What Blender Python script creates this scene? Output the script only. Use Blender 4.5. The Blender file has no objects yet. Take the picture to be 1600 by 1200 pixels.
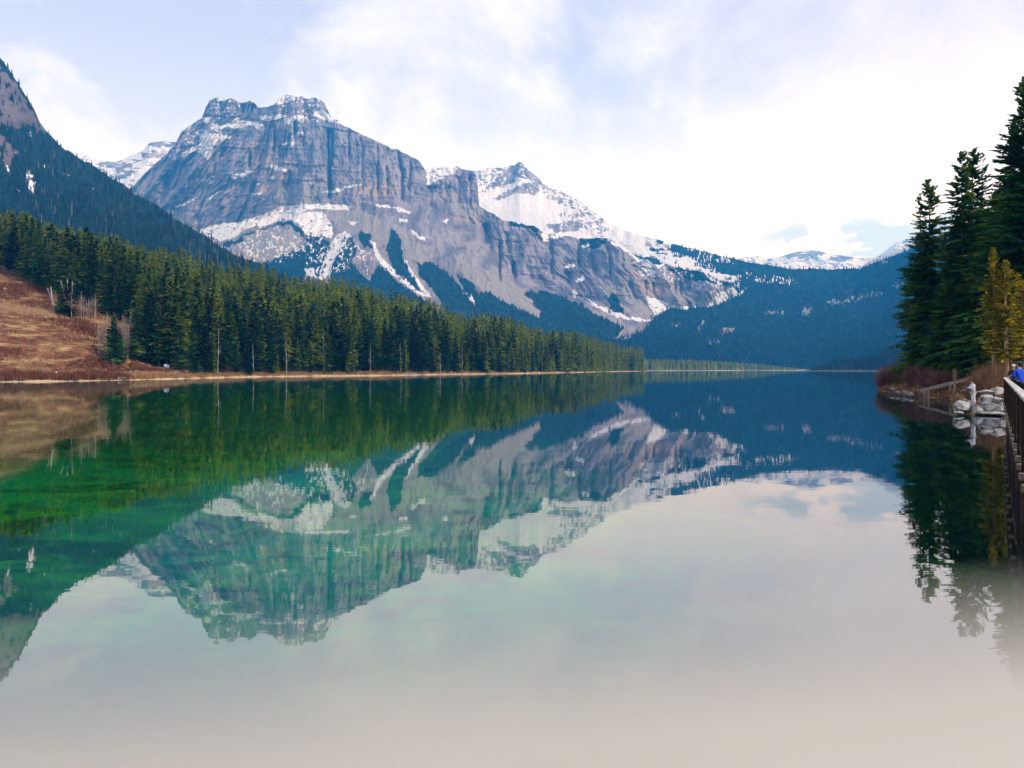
import bpy, bmesh, math, random
import numpy as np
from mathutils import Vector, Matrix

SC = bpy.context.scene
F = 1156.0                    # focal length in photo pixels (photo is 1600 wide)
CAMZ = 3.0                    # eye height above the lake
HOR = 577.0                   # horizon row in the photo
R = math.radians

# ------------------------------------------------------------------ camera
cam_d = bpy.data.cameras.new("camera")
cam = bpy.data.objects.new("camera", cam_d)
SC.collection.objects.link(cam)
cam.location = (0, 0, CAMZ)
cam.rotation_euler = (R(90), 0, 0)
cam_d.sensor_width = 36
cam_d.lens = 36 * F / 1600
cam_d.shift_y = -(600 - HOR) / 1600
cam_d.clip_start = 0.004
cam_d.clip_end = 60000
cam_d.dof.use_dof = True
cam_d.dof.focus_distance = 150
cam_d.dof.aperture_fstop = 2.5
SC.camera = cam

# ------------------------------------------------------------------ sky
SUN_EL, SUN_AZ = R(40), R(116)      # azimuth measured clockwise from +Y: the sun stands behind the camera to the right
w = bpy.data.worlds.new("World"); SC.world = w; w.use_nodes = True
N = w.node_tree.nodes; L = w.node_tree.links; N.clear()
def nn(t, **kw):
    n = N.new(t)
    for k, v in kw.items(): setattr(n, k, v)
    return n
out = nn('ShaderNodeOutputWorld')
sky = nn('ShaderNodeTexSky', sky_type='NISHITA', sun_disc=False)
sky.sun_elevation = SUN_EL; sky.sun_rotation = SUN_AZ
bsky = nn('ShaderNodeBackground'); bsky.inputs[1].default_value = 0.12
L.new(sky.outputs[0], bsky.inputs[0])
tc = nn('ShaderNodeTexCoord')
sep = nn('ShaderNodeSeparateXYZ'); L.new(tc.outputs['Generated'], sep.inputs[0])
def noise(scale3, loc, scale, detail, rough, dist=0.0):
    m = nn('ShaderNodeMapping'); m.inputs['Scale'].default_value = scale3; m.inputs['Location'].default_value = loc
    L.new(tc.outputs['Generated'], m.inputs[0])
    n = nn('ShaderNodeTexNoise'); n.inputs['Scale'].default_value = scale
    n.inputs['Detail'].default_value = detail; n.inputs['Roughness'].default_value = rough
    n.inputs['Distortion'].default_value = dist
    L.new(m.outputs[0], n.inputs['Vector']); return n.outputs['Fac']
def mth(op, a, b=None, clamp=False):
    n = nn('ShaderNodeMath', operation=op, use_clamp=clamp)
    for i, v in enumerate((a, b)):
        if v is None: continue
        if isinstance(v, (int, float)): n.inputs[i].default_value = v
        else: L.new(v, n.inputs[i])
    return n.outputs[0]
def mrange(v, a, b, c=0, d=1):
    n = nn('ShaderNodeMapRange', interpolation_type='SMOOTHSTEP')
    L.new(v, n.inputs[0])
    for i, x in enumerate((a, b, c, d)): n.inputs[i + 1].default_value = x
    return n.outputs[0]
def mixc(f, a, b):
    n = nn('ShaderNodeMix', data_type='RGBA')
    if isinstance(f, (int, float)): n.inputs[0].default_value = f
    else: L.new(f, n.inputs[0])
    for i, v in ((6, a), (7, b)):
        if isinstance(v, tuple): n.inputs[i].default_value = (*v, 1)
        else: L.new(v, n.inputs[i])
    return n.outputs[2]
Z = sep.outputs['Z']; X = sep.outputs['X']; Y = sep.outputs['Y']
az = mth('ARCTAN2', X, Y)                            # 0 ahead, + right
soft = noise((1, 1, 1.15), (0.3, 0, 0), 4.5, 8, .58, .5)   # soft streaky veils
fine = noise((1.2, 1, .8), (3, 1, 0), 13, 6, .6, .6)
veil = mth('ADD', soft, mth('MULTIPLY', fine, .22))
# upper sky leans to lavender blue through thin cloud, lower sky is thick white cloud
hi = mrange(Z, .13, .36)
up = mth('MULTIPLY', hi, mrange(veil, .86, .50, 0, 1.0))
leftb = mth('MULTIPLY', mrange(az, -.05, -.6), mrange(Z, .16, .34))
up = mth('ADD', up, mth('MULTIPLY', leftb, .45), True)
cloud = mixc(up, (1.0, 1.02, 1.10), (.60, .655, .93))
lav = mth('MULTIPLY', mrange(az, .1, .6), mth('MULTIPLY', hi, .55))
cloud = mixc(lav, cloud, (.90, .84, 1.06))
bcl = nn('ShaderNodeBackground'); L.new(cloud, bcl.inputs[0])
L.new(mth('MULTIPLY', mrange(Z, .43, .24, 1.0, 1.34), mrange(Z, .85, .5, .75, 1.0)), bcl.inputs[1])
# holes of clear blue between the low cumulus on the right
cum = noise((1, 1, 2.8), (1.9, .4, .2), 13.0, 6, .55, .2)
band = mth('MULTIPLY', mrange(Z, .198, .170), mrange(Z, .095, .125))
band = mth('MULTIPLY', band, mth('MULTIPLY', mrange(az, .27, .36), mrange(az, .80, .60)))
gap = mth('MULTIPLY', band, mrange(cum, .55, .45))
bblue = nn('ShaderNodeBackground'); bblue.inputs[0].default_value = (.55, .73, .96, 1); bblue.inputs[1].default_value = .95
m1 = nn('ShaderNodeMixShader'); m1.inputs[0].default_value = .93
L.new(bsky.outputs[0], m1.inputs[1]); L.new(bcl.outputs[0], m1.inputs[2])
m2 = nn('ShaderNodeMixShader'); L.new(mth('MULTIPLY', gap, .75), m2.inputs[0])
L.new(m1.outputs[0], m2.inputs[1]); L.new(bblue.outputs[0], m2.inputs[2])
L.new(m2.outputs[0], out.inputs[0])

# ------------------------------------------------------------------ sun
sd = bpy.data.lights.new("sun", 'SUN'); sd.energy = 2.8; sd.angle = R(1.5); sd.color = (1, .95, .87)
sun = bpy.data.objects.new("sun", sd); SC.collection.objects.link(sun)
sdir = Vector((math.sin(SUN_AZ) * math.cos(SUN_EL), math.cos(SUN_AZ) * math.cos(SUN_EL), math.sin(SUN_EL)))
sun.rotation_euler = sdir.to_track_quat('Z', 'Y').to_euler()
vs = SC.view_settings
vs.view_transform = 'Standard'; vs.look = 'None'; vs.exposure = 0.12; vs.gamma = 1; vs.use_curve_mapping = False
cy = SC.cycles
cy.max_bounces = 8; cy.diffuse_bounces = 2; cy.glossy_bounces = 3; cy.transmission_bounces = 4
cy.volume_bounces = 3; cy.transparent_max_bounces = 12
cy.caustics_reflective = False; cy.caustics_refractive = False

# ------------------------------------------------------------------ helpers
rng = np.random.default_rng(7)
def tag(o, label=None, cat=None, group=None, kind=None):
    if label: o['label'] = label
    if cat: o['category'] = cat
    if group: o['group'] = group
    if kind: o['kind'] = kind
    return o
def link(o, parent=None):
    SC.collection.objects.link(o)
    if parent is not None: o.parent = parent
    return o
def mesh_np(name, V, faces, mats, fmat=None, attrs=None, smooth=False):
    """V (n,3); faces: int array (m,3|4) or list of such arrays"""
    me = bpy.data.meshes.new(name)
    V = np.asarray(V, np.float32)
    if not isinstance(faces, list): faces = [faces]
    faces = [np.asarray(f, np.int32) for f in faces if len(f)]
    me.vertices.add(len(V)); me.vertices.foreach_set('co', V.ravel())
    nl = sum(f.size for f in faces); nf = sum(len(f) for f in faces)
    me.loops.add(nl); me.polygons.add(nf)
    me.loops.foreach_set('vertex_index', np.concatenate([f.ravel() for f in faces]))
    tot = np.concatenate([np.full(len(f), f.shape[1], np.int32) for f in faces])
    st = np.zeros(nf, np.int32); st[1:] = np.cumsum(tot)[:-1]
    me.polygons.foreach_set('loop_start', st)
    try: me.polygons.foreach_set('loop_total', tot)
    except Exception: pass
    me.polygons.foreach_set('use_smooth', np.full(nf, smooth))
    if fmat is not None: me.polygons.foreach_set('material_index', np.asarray(fmat, np.int32))
    for m in (mats if isinstance(mats, (list, tuple)) else [mats]): me.materials.append(m)
    if attrs:
        for k, a in attrs.items():
            a = np.asarray(a, np.float32)
            if a.ndim == 1:
                at = me.attributes.new(k, 'FLOAT', 'POINT'); at.data.foreach_set('value', a)
            else:
                at = me.attributes.new(k, 'FLOAT_COLOR', 'POINT')
                c = np.ones((len(a), 4), np.float32); c[:, :a.shape[1]] = a
                at.data.foreach_set('color', c.ravel())
    me.update(calc_edges=True); me.validate()
    return me
def new_obj(name, me, parent=None, loc=(0, 0, 0), rz=0):
    o = bpy.data.objects.new(name, me); o.location = loc; o.rotation_euler = (0, 0, rz)
    return link(o, parent)
def empty(name, loc=(0, 0, 0), rz=0):
    o = bpy.data.objects.new(name, None); o.location = loc; o.rotation_euler = (0, 0, rz); o.empty_display_size = .3
    return link(o)
def grid_faces(nr, nc):
    i = np.arange((nr - 1) * (nc - 1)); r = i // (nc - 1); c = i % (nc - 1); a = r * nc + c
    return np.stack([a, a + nc, a + nc + 1, a + 1], 1)
def hsh(ix, iy, iz, seed):
    h = (ix.astype(np.uint32) * np.uint32(374761393) + iy.astype(np.uint32) * np.uint32(668265263)
         + iz.astype(np.uint32) * np.uint32(2246822519) + np.uint32(seed * 3266489917 & 0xffffffff))
    h = (h ^ (h >> np.uint32(13))) * np.uint32(1274126177)
    h = (h ^ (h >> np.uint32(16))) * np.uint32(2654435761)
    return ((h >> np.uint32(8)) & np.uint32(0xffff)).astype(np.float32) / 32767.5 - 1
def vnoise(x, y, z=None, seed=0):
    x = np.asarray(x, np.float64); y = np.asarray(y, np.float64)
    x, y = np.broadcast_arrays(x, y)
    ix = np.floor(x).astype(np.int64); iy = np.floor(y).astype(np.int64)
    fx = (x - ix).astype(np.float32); fy = (y - iy).astype(np.float32)
    fx = fx * fx * fx * (fx * (fx * 6 - 15) + 10); fy = fy * fy * fy * (fy * (fy * 6 - 15) + 10)
    def lay(iz):
        z0 = np.full(ix.shape, iz, np.int64) if np.isscalar(iz) else iz
        a = hsh(ix, iy, z0, seed); b = hsh(ix + 1, iy, z0, seed); c = hsh(ix, iy + 1, z0, seed); d = hsh(ix + 1, iy + 1, z0, seed)
        return (a * (1 - fx) + b * fx) * (1 - fy) + (c * (1 - fx) + d * fx) * fy
    if z is None: return lay(0)
    z = np.broadcast_to(np.asarray(z, np.float64), x.shape)
    iz = np.floor(z).astype(np.int64); fz = (z - iz).astype(np.float32); fz = fz * fz * (3 - 2 * fz)
    return lay(iz) * (1 - fz) + lay(iz + 1) * fz
def fbm(x, y, z=None, o=4, seed=0, lac=2.03, g=.5, ridge=False):
    s = 0; a = 1; t = 0
    for k in range(o):
        f = lac ** k
        n = vnoise(x * f + 17.3 * k, y * f - 9.1 * k, None if z is None else z * f, seed + k)
        if ridge: n = 1 - 2 * np.abs(n)
        s = s + a * n; t += a; a *= g
    return s / t
def interp(pts, x, col=1):
    p = np.array(pts, float); return np.interp(x, p[:, 0], p[:, col])
def inpoly(poly, px, py):
    poly = np.array(poly, float); x0, y0 = poly.min(0) ; x1, y1 = poly.max(0)
    m = np.zeros(px.shape, bool); s = (px >= x0) & (px <= x1) & (py >= y0) & (py <= y1)
    if not s.any(): return m
    X_, Y_ = px[s], py[s]; c = np.zeros(X_.shape, bool)
    n = len(poly)
    for i in range(n):
        ax, ay = poly[i]; bx, by = poly[(i + 1) % n]
        if ay == by: continue
        hit = ((ay > Y_) != (by > Y_)) & (X_ < (bx - ax) * (Y_ - ay) / (by - ay) + ax)
        c ^= hit
    m[s] = c; return m
def smooth01(x, a, b):
    t = np.clip((x - a) / (b - a), 0, 1); return t * t * (3 - 2 * t)

# ------------------------------------------------------------------ materials
class Mat:
    def __init__(s, name, rough=.9, spec=.2):
        s.m = bpy.data.materials.new(name); s.m.use_nodes = True
        s.N = s.m.node_tree.nodes; s.L = s.m.node_tree.links
        s.b = s.N['Principled BSDF']; s.o = s.N['Material Output']
        s.b.inputs['Roughness'].default_value = rough
        s.b.inputs['Specular IOR Level'].default_value = spec
        s.tc = None
    def n(s, t, **kw):
        n = s.N.new(t)
        for k, v in kw.items(): setattr(n, k, v)
        return n
    def put(s, sock, v):
        if isinstance(v, (int, float)): sock.default_value = v
        elif isinstance(v, tuple): sock.default_value = (*v, 1) if len(v) == 3 and sock.type == 'RGBA' else v
        else: s.L.new(v, sock)
    def noise(s, scale=1, sc3=(1, 1, 1), detail=4, rough=.55, dist=0, coord='Object', out='Fac'):
        if s.tc is None: s.tc = s.n('ShaderNodeTexCoord')
        m = s.n('ShaderNodeMapping'); m.inputs['Scale'].default_value = sc3; s.L.new(s.tc.outputs[coord], m.inputs[0])
        n = s.n('ShaderNodeTexNoise'); n.inputs['Scale'].default_value = scale; n.inputs['Detail'].default_value = detail
        n.inputs['Roughness'].default_value = rough; n.inputs['Distortion'].default_value = dist
        s.L.new(m.outputs[0], n.inputs['Vector']); return n.outputs[out]
    def math(s, op, a, b=None, clamp=False):
        n = s.n('ShaderNodeMath', operation=op, use_clamp=clamp); s.put(n.inputs[0], a)
        if b is not None: s.put(n.inputs[1], b)
        return n.outputs[0]
    def rng(s, v, a, b, c=0., d=1.):
        n = s.n('ShaderNodeMapRange', interpolation_type='SMOOTHSTEP'); s.put(n.inputs[0], v)
        for i, x in enumerate((a, b, c, d)): n.inputs[i + 1].default_value = x
        return n.outputs[0]
    def mix(s, f, a, b, mode='MIX'):
        n = s.n('ShaderNodeMix', data_type='RGBA', blend_type=mode)
        s.put(n.inputs[0], f); s.put(n.inputs[6], a); s.put(n.inputs[7], b); return n.outputs[2]
    def attr(s, name, comp=None):
        n = s.n('ShaderNodeAttribute', attribute_name=name)
        if comp is None: return n.outputs['Fac']
        q = s.n('ShaderNodeSeparateColor'); s.L.new(n.outputs['Color'], q.inputs[0]); return q.outputs[comp]
    def color(s, v): s.put(s.b.inputs['Base Color'], v); return s
    def bump(s, h, strength=.5, dist=.1):
        n = s.n('ShaderNodeBump'); n.inputs['Strength'].default_value = strength; n.inputs['Distance'].default_value = dist
        s.L.new(h, n.inputs['Height']); s.L.new(n.outputs[0], s.b.inputs['Normal']); return s

# mountain rock with snow, scree and forest floor driven by the surface masks
def terrain_mat(name, rockA, rockB, rockC, forest, scree, sc=1.0, snowc=(.68, .68, .71)):
    M = Mat(name, .95, .1)
    streak = M.noise(.012 * sc, (1, .4, .12), 6, .6, .4)
    strata = M.noise(.010 * sc, (.12, .12, 1.6), 5, .6, .3)
    big = M.noise(.0025 * sc, (1, 1, .7), 3, .5)
    c = M.mix(M.rng(streak, .36, .62), rockA, rockB)
    c = M.mix(M.math('MULTIPLY', M.rng(big, .50, .66), M.rng(strata, .40, .62)), c, rockC)
    c = M.mix(M.math('MULTIPLY', M.rng(strata, .54, .66), .15), c, tuple(v * .55 for v in rockA))
    c = M.mix(M.math('MULTIPLY', M.rng(M.noise(.035 * sc, (1, .5, .10), 4, .6), .52, .70), .55), c, tuple(v * .42 for v in rockA))
    sn = M.noise(.05 * sc, (1, 1, 1), 4, .7)
    scm = M.attr('mask', 1); c = M.mix(M.rng(M.math('ADD', scm, M.math('MULTIPLY', M.math('SUBTRACT', sn, .5), .9)), .4, .6), c, M.mix(sn, tuple(v * .75 for v in scree), scree))
    fo = M.attr('mask', 2); fcol = M.mix(M.rng(M.noise(.03 * sc, (1, 1, 1), 3), .35, .65), forest, tuple(v * 1.7 for v in forest))
    c = M.mix(M.rng(M.math('ADD', fo, M.math('MULTIPLY', M.math('SUBTRACT', sn, .5), .8)), .4, .6), c, fcol)
    s_ = M.attr('mask', 0); c = M.mix(M.rng(M.math('ADD', s_, M.math('MULTIPLY', M.math('SUBTRACT', sn, .5), .95)), .42, .58), c, snowc)
    M.color(c); M.bump(M.noise(.04 * sc, (1, 1, .5), 5, .65), .6, 14 / sc)
    return M.m
m_rock = terrain_mat('grey_rock', (.13, .118, .15), (.28, .25, .275), (.42, .31, .24), (.006, .016, .013), (.30, .275, .265))
m_hill = terrain_mat('wooded_rock', (.085, .07, .08), (.15, .12, .13), (.18, .14, .12), (.006, .016, .013), (.40, .30, .24), 2.)

# ------------------------------------------------------------------ lofted mountains
def loft(name, lines, px0, px1, step, nv, disp, masks, mat, back=600, jag=0, seed=0, ease=None, auto_snow=None):
    """lines: list of [(px, py, dist), ...] from the crest down to the toe: real ground lines at their own distance"""
    px = np.arange(px0, px1 + step, step, dtype=float); nc = len(px)
    PY = [interp(l, px, 1) for l in lines]; D = [interp(l, px, 2) for l in lines]
    if jag: PY[0] = PY[0] + jag * (fbm(px / 16, px * 0, o=5, seed=seed + 50, g=.62))
    for k in range(1, len(PY)): PY[k] = np.maximum(PY[k], PY[k - 1] + .5)
    Vv = []; PP = []
    # back face of the mountain
    bk = 14
    for b in range(bk, 0, -1):
        t = b / bk; d = D[0] + back * t
        z0 = CAMZ - (PY[0] - HOR) / F * D[0]
        Vv.append(np.stack([(px - 800) / F * d, d, z0 * (1 - t) ** 1.3 - 30 * t], 1)); PP.append(np.stack([px, PY[0] - 3 * b], 1))
    for k in range(len(lines) - 1):
        m = nv[k]
        for j in range(m + (1 if k == len(lines) - 2 else 0)):
            t = j / m
            py = PY[k] * (1 - t) + PY[k + 1] * t; 
            te = t if not ease else t ** ease[k]
            d = D[k] * (1 - te) + D[k + 1] * te
            Vv.append(np.stack([(px - 800) / F * d, d, CAMZ - (py - HOR) / F * d], 1)); PP.append(np.stack([px, py], 1))
    V = np.array(Vv); P2 = np.array(PP); nr = len(V)
    V, ppx, ppy = disp(V, P2[..., 0], P2[..., 1])
    mk = masks(V, P2[..., 0], P2[..., 1])
    # normals for snow that stays on ledges
    du = np.gradient(V, axis=1); dv = np.gradient(V, axis=0)
    nrm = np.cross(dv, du); nrm /= np.linalg.norm(nrm, axis=2, keepdims=True) + 1e-9
    nrm *= np.sign(-nrm[..., 1:2] + 1e-6)
    if auto_snow: mk[..., 0] = np.maximum(mk[..., 0], auto_snow(V, nrm, P2[..., 0], P2[..., 1], mk))
    me = mesh_np(name, V.reshape(-1, 3), grid_faces(nr, nc), mat, attrs={'mask': mk.reshape(-1, 3)}, smooth=True)
    o = new_obj(name, me); o['kind'] = 'structure'
    return o, V, mk, P2, nrm
def polymask(px, py, polys, warp=3.0, freq=14., seed=3):
    wx = px + warp * fbm(px / freq, py / freq, o=4, seed=seed, g=.6); wy = py + warp * fbm(px / freq, py / freq, o=4, seed=seed + 9, g=.6)
    m = np.zeros(px.shape, bool)
    for p in polys: m |= inpoly(p, wx, wy)
    return m
# ------------------------------------------------------------------ main massif
SNOW1 = [
 [(315,184),(325,183),(337,190),(345,197),(355,192),(370,190),(385,189),(398,190),(412,196),(402,202),(390,197),(375,199),(360,199),(348,201),(345,208),(330,201),(318,191)],
 [(303,205),(318,203),(330,210),(345,208),(352,210),(362,212),(350,222),(340,232),(328,252),(322,246),(312,238),(300,238),(285,246),(268,250),(280,240),(295,232),(310,225),(320,215),(308,212)],
 [(339,153),(350,150),(354,157),(343,157)],[(430,161),(440,150),(455,148),(462,154),(445,161),(434,165)],[(474,157),(486,156),(484,160),(475,160)],
 [(448,188),(465,178),(476,182),(462,190),(452,194),(445,190)],[(490,176),(500,171),(513,175),(524,184),(540,196),(522,191),(506,186),(492,181)],
 [(405,180),(430,177),(450,181),(430,187),(408,188)],[(360,190),(375,183),(387,180),(376,187)],
 [(362,273),(395,267),(390,273),(375,278),(363,279)],[(418,257),(432,258),(450,264),(447,269),(435,266),(424,263)],[(419,277),(429,275),(427,281),(421,281)],
 [(400,288),(410,283),(406,289)],[(313,281),(328,278),(325,283),(318,286)],[(330,276),(341,271),(336,278)],
 [(271,324),(290,316),(307,307),(304,312),(288,322),(276,326)],[(318,314),(335,302),(343,298),(340,303),(325,314)],[(395,304),(411,299),(407,305),(397,307)],
 [(455,213),(464,205),(473,207),(463,214)],[(440,225),(448,221),(446,228)],[(500,300),(520,296),(545,290),(567,288),(545,295),(520,301)],
 [(453,226),(459,218),(461,222),(455,229)],
 [(312,358),(330,351),(350,348),(372,348),(395,340),(410,335),(430,326),(450,321),(475,318),(500,319),(530,320),(550,322),(546,329),(520,328),(500,326),(480,327),(470,332),(455,336),(440,337),(430,342),(412,347),(395,353),(376,363),(360,372),(345,376),(328,371),(318,363)],
 [(400,345),(430,338),(455,335),(490,330),(506,332),(516,345),(521,365),(518,374),(505,370),(490,370),(478,367),(465,350),(450,343),(430,345),(405,356)],
 [(539,360),(548,368),(528,396),(517,421),(508,438),(498,434),(507,406),(514,385),(526,370)],
 [(579,374),(586,378),(594,398),(608,412),(628,431),(650,450),(670,464),(660,463),(640,449),(615,431),(595,412),(585,398)],
 [(630,405),(637,410),(645,424),(662,446),(674,463),(668,463),(652,446),(640,425)],
 [(638,356),(647,360),(656,368),(669,372),(663,377),(648,369)],[(544,345),(561,346),(553,353)],[(583,320),(612,321),(606,324),(586,323)],[(610,322),(625,326),(644,329),(640,333),(622,330)],
 [(663,260),(690,258),(715,262),(712,270),(695,275),(680,284),(668,292),(667,275)],[(700,265),(718,263),(705,272),(690,278),(684,283),(690,272)],
 [(622,343),(637,342),(636,347),(625,347)],[(690,345),(700,340),(698,350)],
 [(724,455),(735,460),(745,475),(735,470)],[(1010,462),(1030,468),(1050,477),(1080,479),(1105,477),(1120,462),(1146,448),(1158,455),(1142,470),(1116,481),(1100,488),(1060,491),(1045,499),(1025,496),(1012,476)],
 [(918,465),(930,474),(950,482),(966,489),(990,496),(1012,500),(1030,503),(1000,503),(970,497),(945,487),(925,476)],
 [(845,365),(870,359),(892,361),(880,370),(860,376),(848,375)],[(895,452),(902,458),(900,465),(893,458)],
 [(905,385),(920,378),(928,382),(915,388)],[(985,385),(1000,398),(1015,415),(1012,428),(1000,412),(985,400)],[(930,372),(965,372),(1000,392),(1025,408),(1040,414),(1020,430),(1008,422),(990,400),(962,384)],
 [(1095,425),(1120,422),(1135,430),(1130,443),(1112,440)],[(880,415),(898,413),(896,418),(882,418)],[(898,438),(912,432),(915,435),(902,440)],
 [(475,420),(490,418),(496,432),(478,430)],
]
MIX1 = [
 [(370,380),(400,362),(440,355),(468,372),(480,385),(470,402),(450,406),(425,412),(400,412),(380,402)],
 [(545,376),(560,384),(580,395),(584,410),(576,428),(562,422),(552,412),(555,396)],
 [(262,218),(300,200),(330,200),(330,235),(262,245)],[(475,370),(512,376),(505,425),(478,430)],[(520,380),(556,378),(548,420),(515,430)],
 [(430,150),(510,155),(505,190),(440,195)],[(335,150),(380,155),(372,185),(335,183)],
 [(975,385),(1045,412),(1080,430),(1150,450),(1140,470),(1100,455),(1040,440),(1000,432)],[(1020,490),(1060,485),(1050,500),(1020,502)],
]
SCREE1 = [
 [(455,328),(560,325),(605,345),(645,362),(662,400),(650,412),(610,388),(575,372),(530,362),(520,345),(470,335)],[(380,365),(440,352),(475,372),(455,405),(415,412),(375,395)],
 [(640,372),(668,385),(672,420),(690,440),(668,440),(650,410),(636,392)],[(612,375),(638,400),(655,430),(672,462),(650,445),(632,405)],
 [(705,395),(735,410),(765,440),(800,462),(840,480),(870,500),(830,495),(790,478),(755,455),(720,425)],[(748,412),(790,435),(850,470),(890,495),(840,478),(770,445)],
 [(935,462),(955,440),(962,448),(975,470),(1002,495),(975,490),(950,478),(948,455),(940,475)],[(975,452),(1000,462),(1040,495),(1000,490),(985,470)],
 [(1050,455),(1090,455),(1106,470),(1062,472)],[(700,318),(745,318),(760,335),(720,340)],[(955,498),(972,505),(978,515),(962,528),(952,532),(966,513)],[(740,470),(790,490),(775,500),(735,480)],
 [(430,300),(470,285),(500,300),(480,318),(440,318)],
]
FOR1 = [
 [(350,383),(385,366),(420,353),(440,346),(457,346),(470,357),(478,372),(470,368),(455,352),(432,352),(402,360),(372,378),(352,388)],
 [(478,368),(500,372),(518,380),(511,400),(505,426),(494,430),(480,420),(476,395)],[(405,412),(440,400),(472,385),(482,405),(478,428),(465,450),(420,440)],
 [(532,372),(552,375),(558,390),(550,410),(562,428),(578,440),(584,425),(592,412),(615,434),(645,456),(675,480),(600,485),(540,470),(516,440),(522,400)],
 [(560,362),(576,364),(582,388),(565,386)],[(612,358),(626,372),(630,400),(640,425),(660,456),(640,446),(612,420),(604,395)],
 [(650,408),(682,414),(702,430),(737,470),(752,492),(700,482),(676,455),(655,428)],[(712,428),(730,434),(760,470),(795,502),(760,497),(725,455)],
 [(755,452),(785,470),(830,492),(870,505),(900,512),(940,530),(700,530),(690,480),(740,485)],
 [(818,458),(850,455),(875,460),(905,475),(950,500),(975,515),(958,530),(980,535),(1000,577),(640,577),(680,520),(860,530),(840,480)],
 [(795,346),(830,351),(847,358),(838,361),(800,352)],[(893,359),(930,366),(960,374),(967,381),(930,380),(898,370)],[(150,440),(1000,540),(1000,600),(150,600)],
 [(954,462),(962,455),(975,492),(950,488)],[(1040,416),(1100,424),(1140,438),(1150,446),(1080,438)],[(905,375),(950,378),(935,388),(905,384)],
]
DARK_CLIFF = None
M1L = [
 [(150,340,4900),(190,302,4850),(205,292,4820),(225,270,4800),(240,258,4780),(262,240,4750),(275,222,4730),(285,205,4700),(298,197,4700),(315,185,4690),(322,165,4690),(328,156,4690),(340,153,4690),(352,154,4680),(362,152,4680),(368,154,4680),(378,160,4680),(390,157,4680),(398,161,4680),(404,168,4680),(418,167,4660),(428,162,4650),(436,152,4640),(450,150,4640),(462,153,4640),(470,152,4640),(482,154,4640),(491,152,4640),(500,157,4630),(507,162,4630),(511,172,4620),(520,183,4600),(535,194,4600),(560,205,4580),(580,216,4560),(600,226,4540),(612,234,4540),(622,234,4540),(640,243,4520),(655,253,4500),(661,262,4500),(668,263,4560),(690,258,4600),(715,261,4560),(730,267,4500),(742,268,4480),(745,276,4470),(749,322,4350),(765,331,4300),(785,345,4250),(800,347,4240),(835,354,4200),(850,364,4180),(880,366,4150),(900,371,4150),(950,374,4050),(975,386,4000),(1000,405,3950),(1030,413,3900),(1060,418,3850),(1100,427,3750),(1140,443,3750),(1155,460,3850),(1185,486,4200)],
 [(150,360,4550),(315,357,4350),(400,338,4250),(475,321,4200),(545,324,4180),(600,310,4180),(650,313,4180),(700,327,4150),(745,350,4100),(790,412,3920),(850,450,3780),(900,462,3700),(950,472,3620),(1000,465,3600),(1060,465,3600),(1110,472,3650),(1155,478,3880),(1185,495,4250)],
 [(150,430,3900),(315,430,3750),(430,415,3650),(540,402,3650),(640,410,3600),(745,440,3500),(850,490,3300),(950,500,3200),(1000,502,3250),(1060,503,3420),(1110,497,3580),(1155,490,3900),(1185,505,4250)],
 [(150,562,2600),(700,566,2600),(900,566,2500),(1000,562,2750),(1060,560,3050),(1185,560,4100)],
]
GROOVES = [(513, 203, 312, 2.6, 130, .02), (519, 203, 262, 2.0, 90, 0), (461, 188, 216, 2.6, 90, 0), (452, 210, 250, 3, 50, -.2), (390, 236, 264, 2.0, 80, 0), (622, 232, 268, 2.6, 90, .1), (629, 262, 316, 3.0, 90, 0),
 (675, 290, 330, 9, 80, -.1), (700, 290, 318, 5, 50, -.2), (760, 350, 384, 6, 110, .1), (766, 384, 394, 3, 80, .1), (781, 380, 440, 1.8, 90, 0), (803, 408, 440, 3.4, 110, 0), (792, 362, 400, 4, 60, .1),
 (888, 424, 447, 5, 90, .1), (1055, 438, 462, 2, 60, 0), (1064, 440, 462, 2, 50, 0), (1077, 432, 456, 4, 80, 0), (1010, 436, 462, 2, 45, 0), (1022, 440, 462, 1.6, 45, 0), (985, 440, 470, 3, 60, .3),
 (398, 282, 352, 3.0, 80, -.42), (365, 283, 300, 3, 60, -.6), (330, 290, 350, 4, 40, -.5), (402, 310, 345, 5, 50, -.2), (290, 255, 300, 5, 45, -.4), (262, 280, 320, 5, 35, -.4), (352, 232, 250, 2.4, 70, -.7),
 (430, 195, 240, 2.2, 60, 0), (416, 192, 212, 2, 40, 0), (476, 154, 172, 2, 50, 0), (345, 160, 180, 2, 50, 0), (380, 165, 178, 2, 40, 0), (545, 200, 250, 2, 50, 0), (565, 215, 300, 2.4, 50, .02), (590, 225, 300, 2, 45, 0), (605, 260, 310, 2.2, 50, 0), (640, 250, 300, 2, 45, 0),
 (718, 275, 320, 3, 60, 0), (735, 275, 322, 2, 45, 0), (860, 372, 440, 3, 50, .05), (925, 380, 430, 4, 60, .1), (950, 385, 440, 2.4, 50, .1), (905, 380, 420, 2.5, 50, 0)]
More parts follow.
